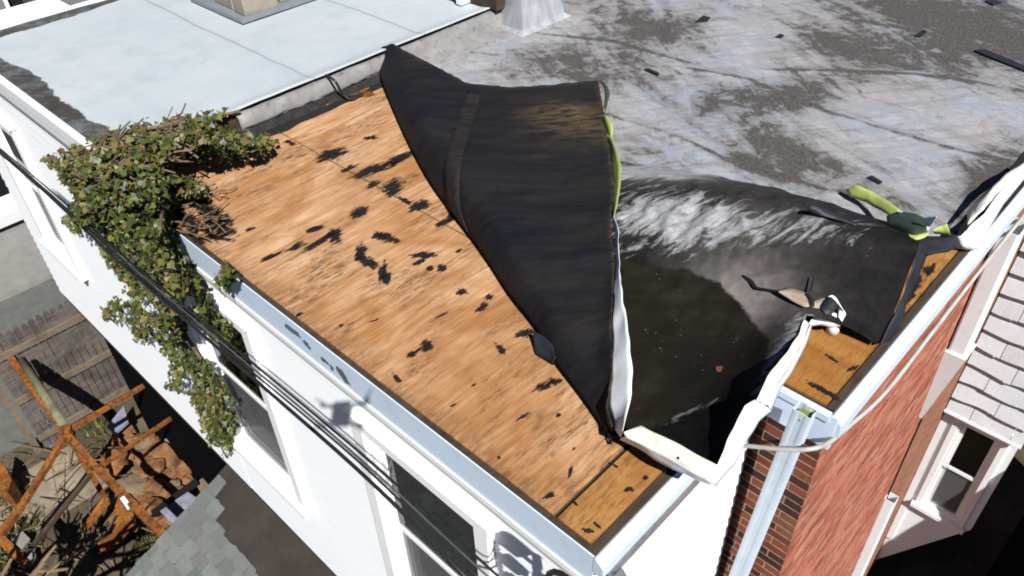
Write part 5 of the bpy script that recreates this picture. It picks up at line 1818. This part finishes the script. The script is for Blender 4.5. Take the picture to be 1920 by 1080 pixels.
# ================================================================== loose scraps on the roof
SCR = [('black rubber strip lying on the coated roof at the right edge', [(1826, 96), (1845, 94), (1900, 116), (1930, 130), (1930, 138), (1890, 122), (1850, 106)], .03, 'navy'),
       ('dark scrap lying on the roof beyond the others, left of a pair of specks', [(1304, 42), (1318, 31), (1332, 34), (1326, 41)], .03, 'navy'),
       ('small dark scrap on the roof near the top edge', [(1454, 70), (1462, 65), (1470, 68), (1464, 72)], .03, 'navy'),
       ('black scrap at the top right corner of the roof', [(1846, 3), (1862, 1), (1878, 5), (1862, 11)], .03, 'navy'),
       ('small dark scrap on the roof beside the peeled flap', [(1208, 131), (1216, 130), (1236, 139), (1234, 143)], .03, 'navy'),
       ('black scrap on the roof above the yellow green strip', [(1626, 334), (1634, 331), (1654, 343), (1648, 346)], .03, 'navy'),
       ('dark fragment on the roof at the edge of the big worn patch', [(1716, 68), (1730, 57), (1738, 60), (1726, 70)], .03, 'navy')]
for lab, px, z, mat in SCR:
    pts = [P(u, v, z=z) for u, v in px]
    tag(MB().prism(pts, (0, 0, 0.012)).build('membrane_scrap', M[mat]), lab, 'scrap', 'loose scraps on the roof')
tag(ribbon('membrane_scrap', M['navy'], None, [(1516, 392, .40), (1524, 381, .42), (1560, 392, .37), (1608, 420, .36)], [(1521, 399, .36), (1540, 404, .37), (1570, 412, .36), (1606, 424, .355)], 12, 2, 0.004, curve=False),
    'dark blue black scrap standing on the ridge of the buckled membrane', 'scrap', 'loose scraps on the roof')
gs = empty('metal_strip', P(1660, 400, z=.1))
tag(gs, 'bent strip of yellow green and dark green metal on the buckled ridge', 'metal strip')
ribbon('strip_face', M['green'], gs, [(1586, 356, .10), (1604, 346, .16), (1640, 362, .16), (1668, 378, .18), (1688, 394, .20)], [(1594, 368, .07), (1626, 380, .09), (1646, 392, .12), (1668, 405, .16), (1680, 406, .19)], 18, 3, 0.003, curve=False, jag=0.006)
ribbon('strip_back', M['olive'], gs, [(1662, 405, .18), (1685, 396, .24), (1716, 400, .30), (1738, 412, .34), (1740, 432, .34)], [(1664, 424, .22), (1690, 428, .29), (1710, 438, .33), (1726, 440, .34), (1734, 440, .34)], 14, 3, 0.003, curve=False)
ribbon('strip_edge', M['green'], gs, [(1702, 438, .36), (1714, 441, .37), (1728, 438, .38), (1742, 434, .38)], [(1706, 448, .35), (1718, 450, .36), (1732, 446, .37), (1741, 440, .38)], 8, 2, 0.003)
ribbon('strip_tab', M['metal'], gs, [(1680, 397, .24), (1690, 396, .26), (1699, 401, .24)], [(1683, 402, .20), (1690, 404, .22), (1697, 405, .22)], 6, 2, 0.003, curve=False)
ribbon('strip_tab', M['metal'], gs, [(1729, 409, .37), (1744, 407, .42), (1757, 406, .46)], [(1738, 436, .33), (1744, 426, .36), (1756, 408, .45)], 8, 2, 0.003, curve=False)
ribbon('strip_tab', M['green'], gs, [(1748, 432, .26), (1764, 424, .28), (1776, 420, .30)], [(1752, 438, .20), (1770, 440, .20), (1784, 444, .18)], 8, 2, 0.003, curve=False)

# ================================================================== neighbour across the side alley (its eave shades the bay)
ah = empty('alley_house', (3.6, 6.5, GZ))
tag(ah, 'grey house across the narrow side alley, out of frame at the right', 'house')
Q1 = Vector((0.37, BY, -6.1)) + SUN * 4.0
Q2 = Vector((1.10, BY, -3.95)) + SUN * 1.05
dirv = (Q2 - Q1); dirv.z = 0; dirv.normalize()
nrm = Vector((-dirv.y, dirv.x, 0))
if nrm.dot(Vector((1, 0, 0))) < 0: nrm = -nrm
zt = (Q1.z + Q2.z) / 2
A = Q1 - dirv * 2.2; B = Q2 + dirv * 0.4
hb = [A, B, B + nrm * 3, A + nrm * 3]
hb = [Vector((p.x, p.y, GZ)) for p in hb]
MB().prism([p + nrm * 0.02 for p in hb], (0, 0, zt - GZ - 0.1)).build('wall', M['void'], ah)
MB().prism([Vector((p.x, p.y, zt - 0.1)) for p in hb], (0, 0, 0.1)).build('roof', M['strip'], ah)

# ================================================================== the drone that carries the camera
dr = empty('drone', CAM)
tag(dr, 'small grey quadcopter hovering before the house, its shadow falls on the white wall', 'drone')
back = Vector((-_f.x, -_f.y, 0)).normalized()
side = Vector((back.y, -back.x, 0))
D0 = CAM + SUN * 0.14 - back * 0.03
bd = MB()
bd.beam(D0 - back * 0.045, D0 + back * 0.125, 0.115, 0.07)
o = bd.build('body', M['drone'], dr)
bv = o.modifiers.new('bevel', 'BEVEL'); bv.width = 0.012; bv.segments = 3
for sx in (-1, 1):
    for sy, l in ((-0.02, 1), (0.10, 1)):
        a = D0 + back * sy + side * (0.035 * sx)
        b = D0 + back * (sy + (0.055 if sy > 0 else -0.02)) + side * (0.135 * sx) + Vector((0, 0, 0.01))
        arm = MB().tube([a, b], [0.012, 0.010], 8).build('arm', M['drone'], dr)
        MB().tube([b - Vector((0, 0, .015)), b + Vector((0, 0, .025))], 0.013, 10).build('motor', M['black'], arm)
        an = rnd.uniform(0, 3.1)
        v_ = Vector((math.cos(an), math.sin(an), 0))
        for q in (1, -1):
            MB().beam(b + Vector((0, 0, .027)) + v_ * (0.004 * q), b + Vector((0, 0, .027)) + v_ * (0.062 * q), 0.011, 0.0015).build('blade', M['black'], arm)
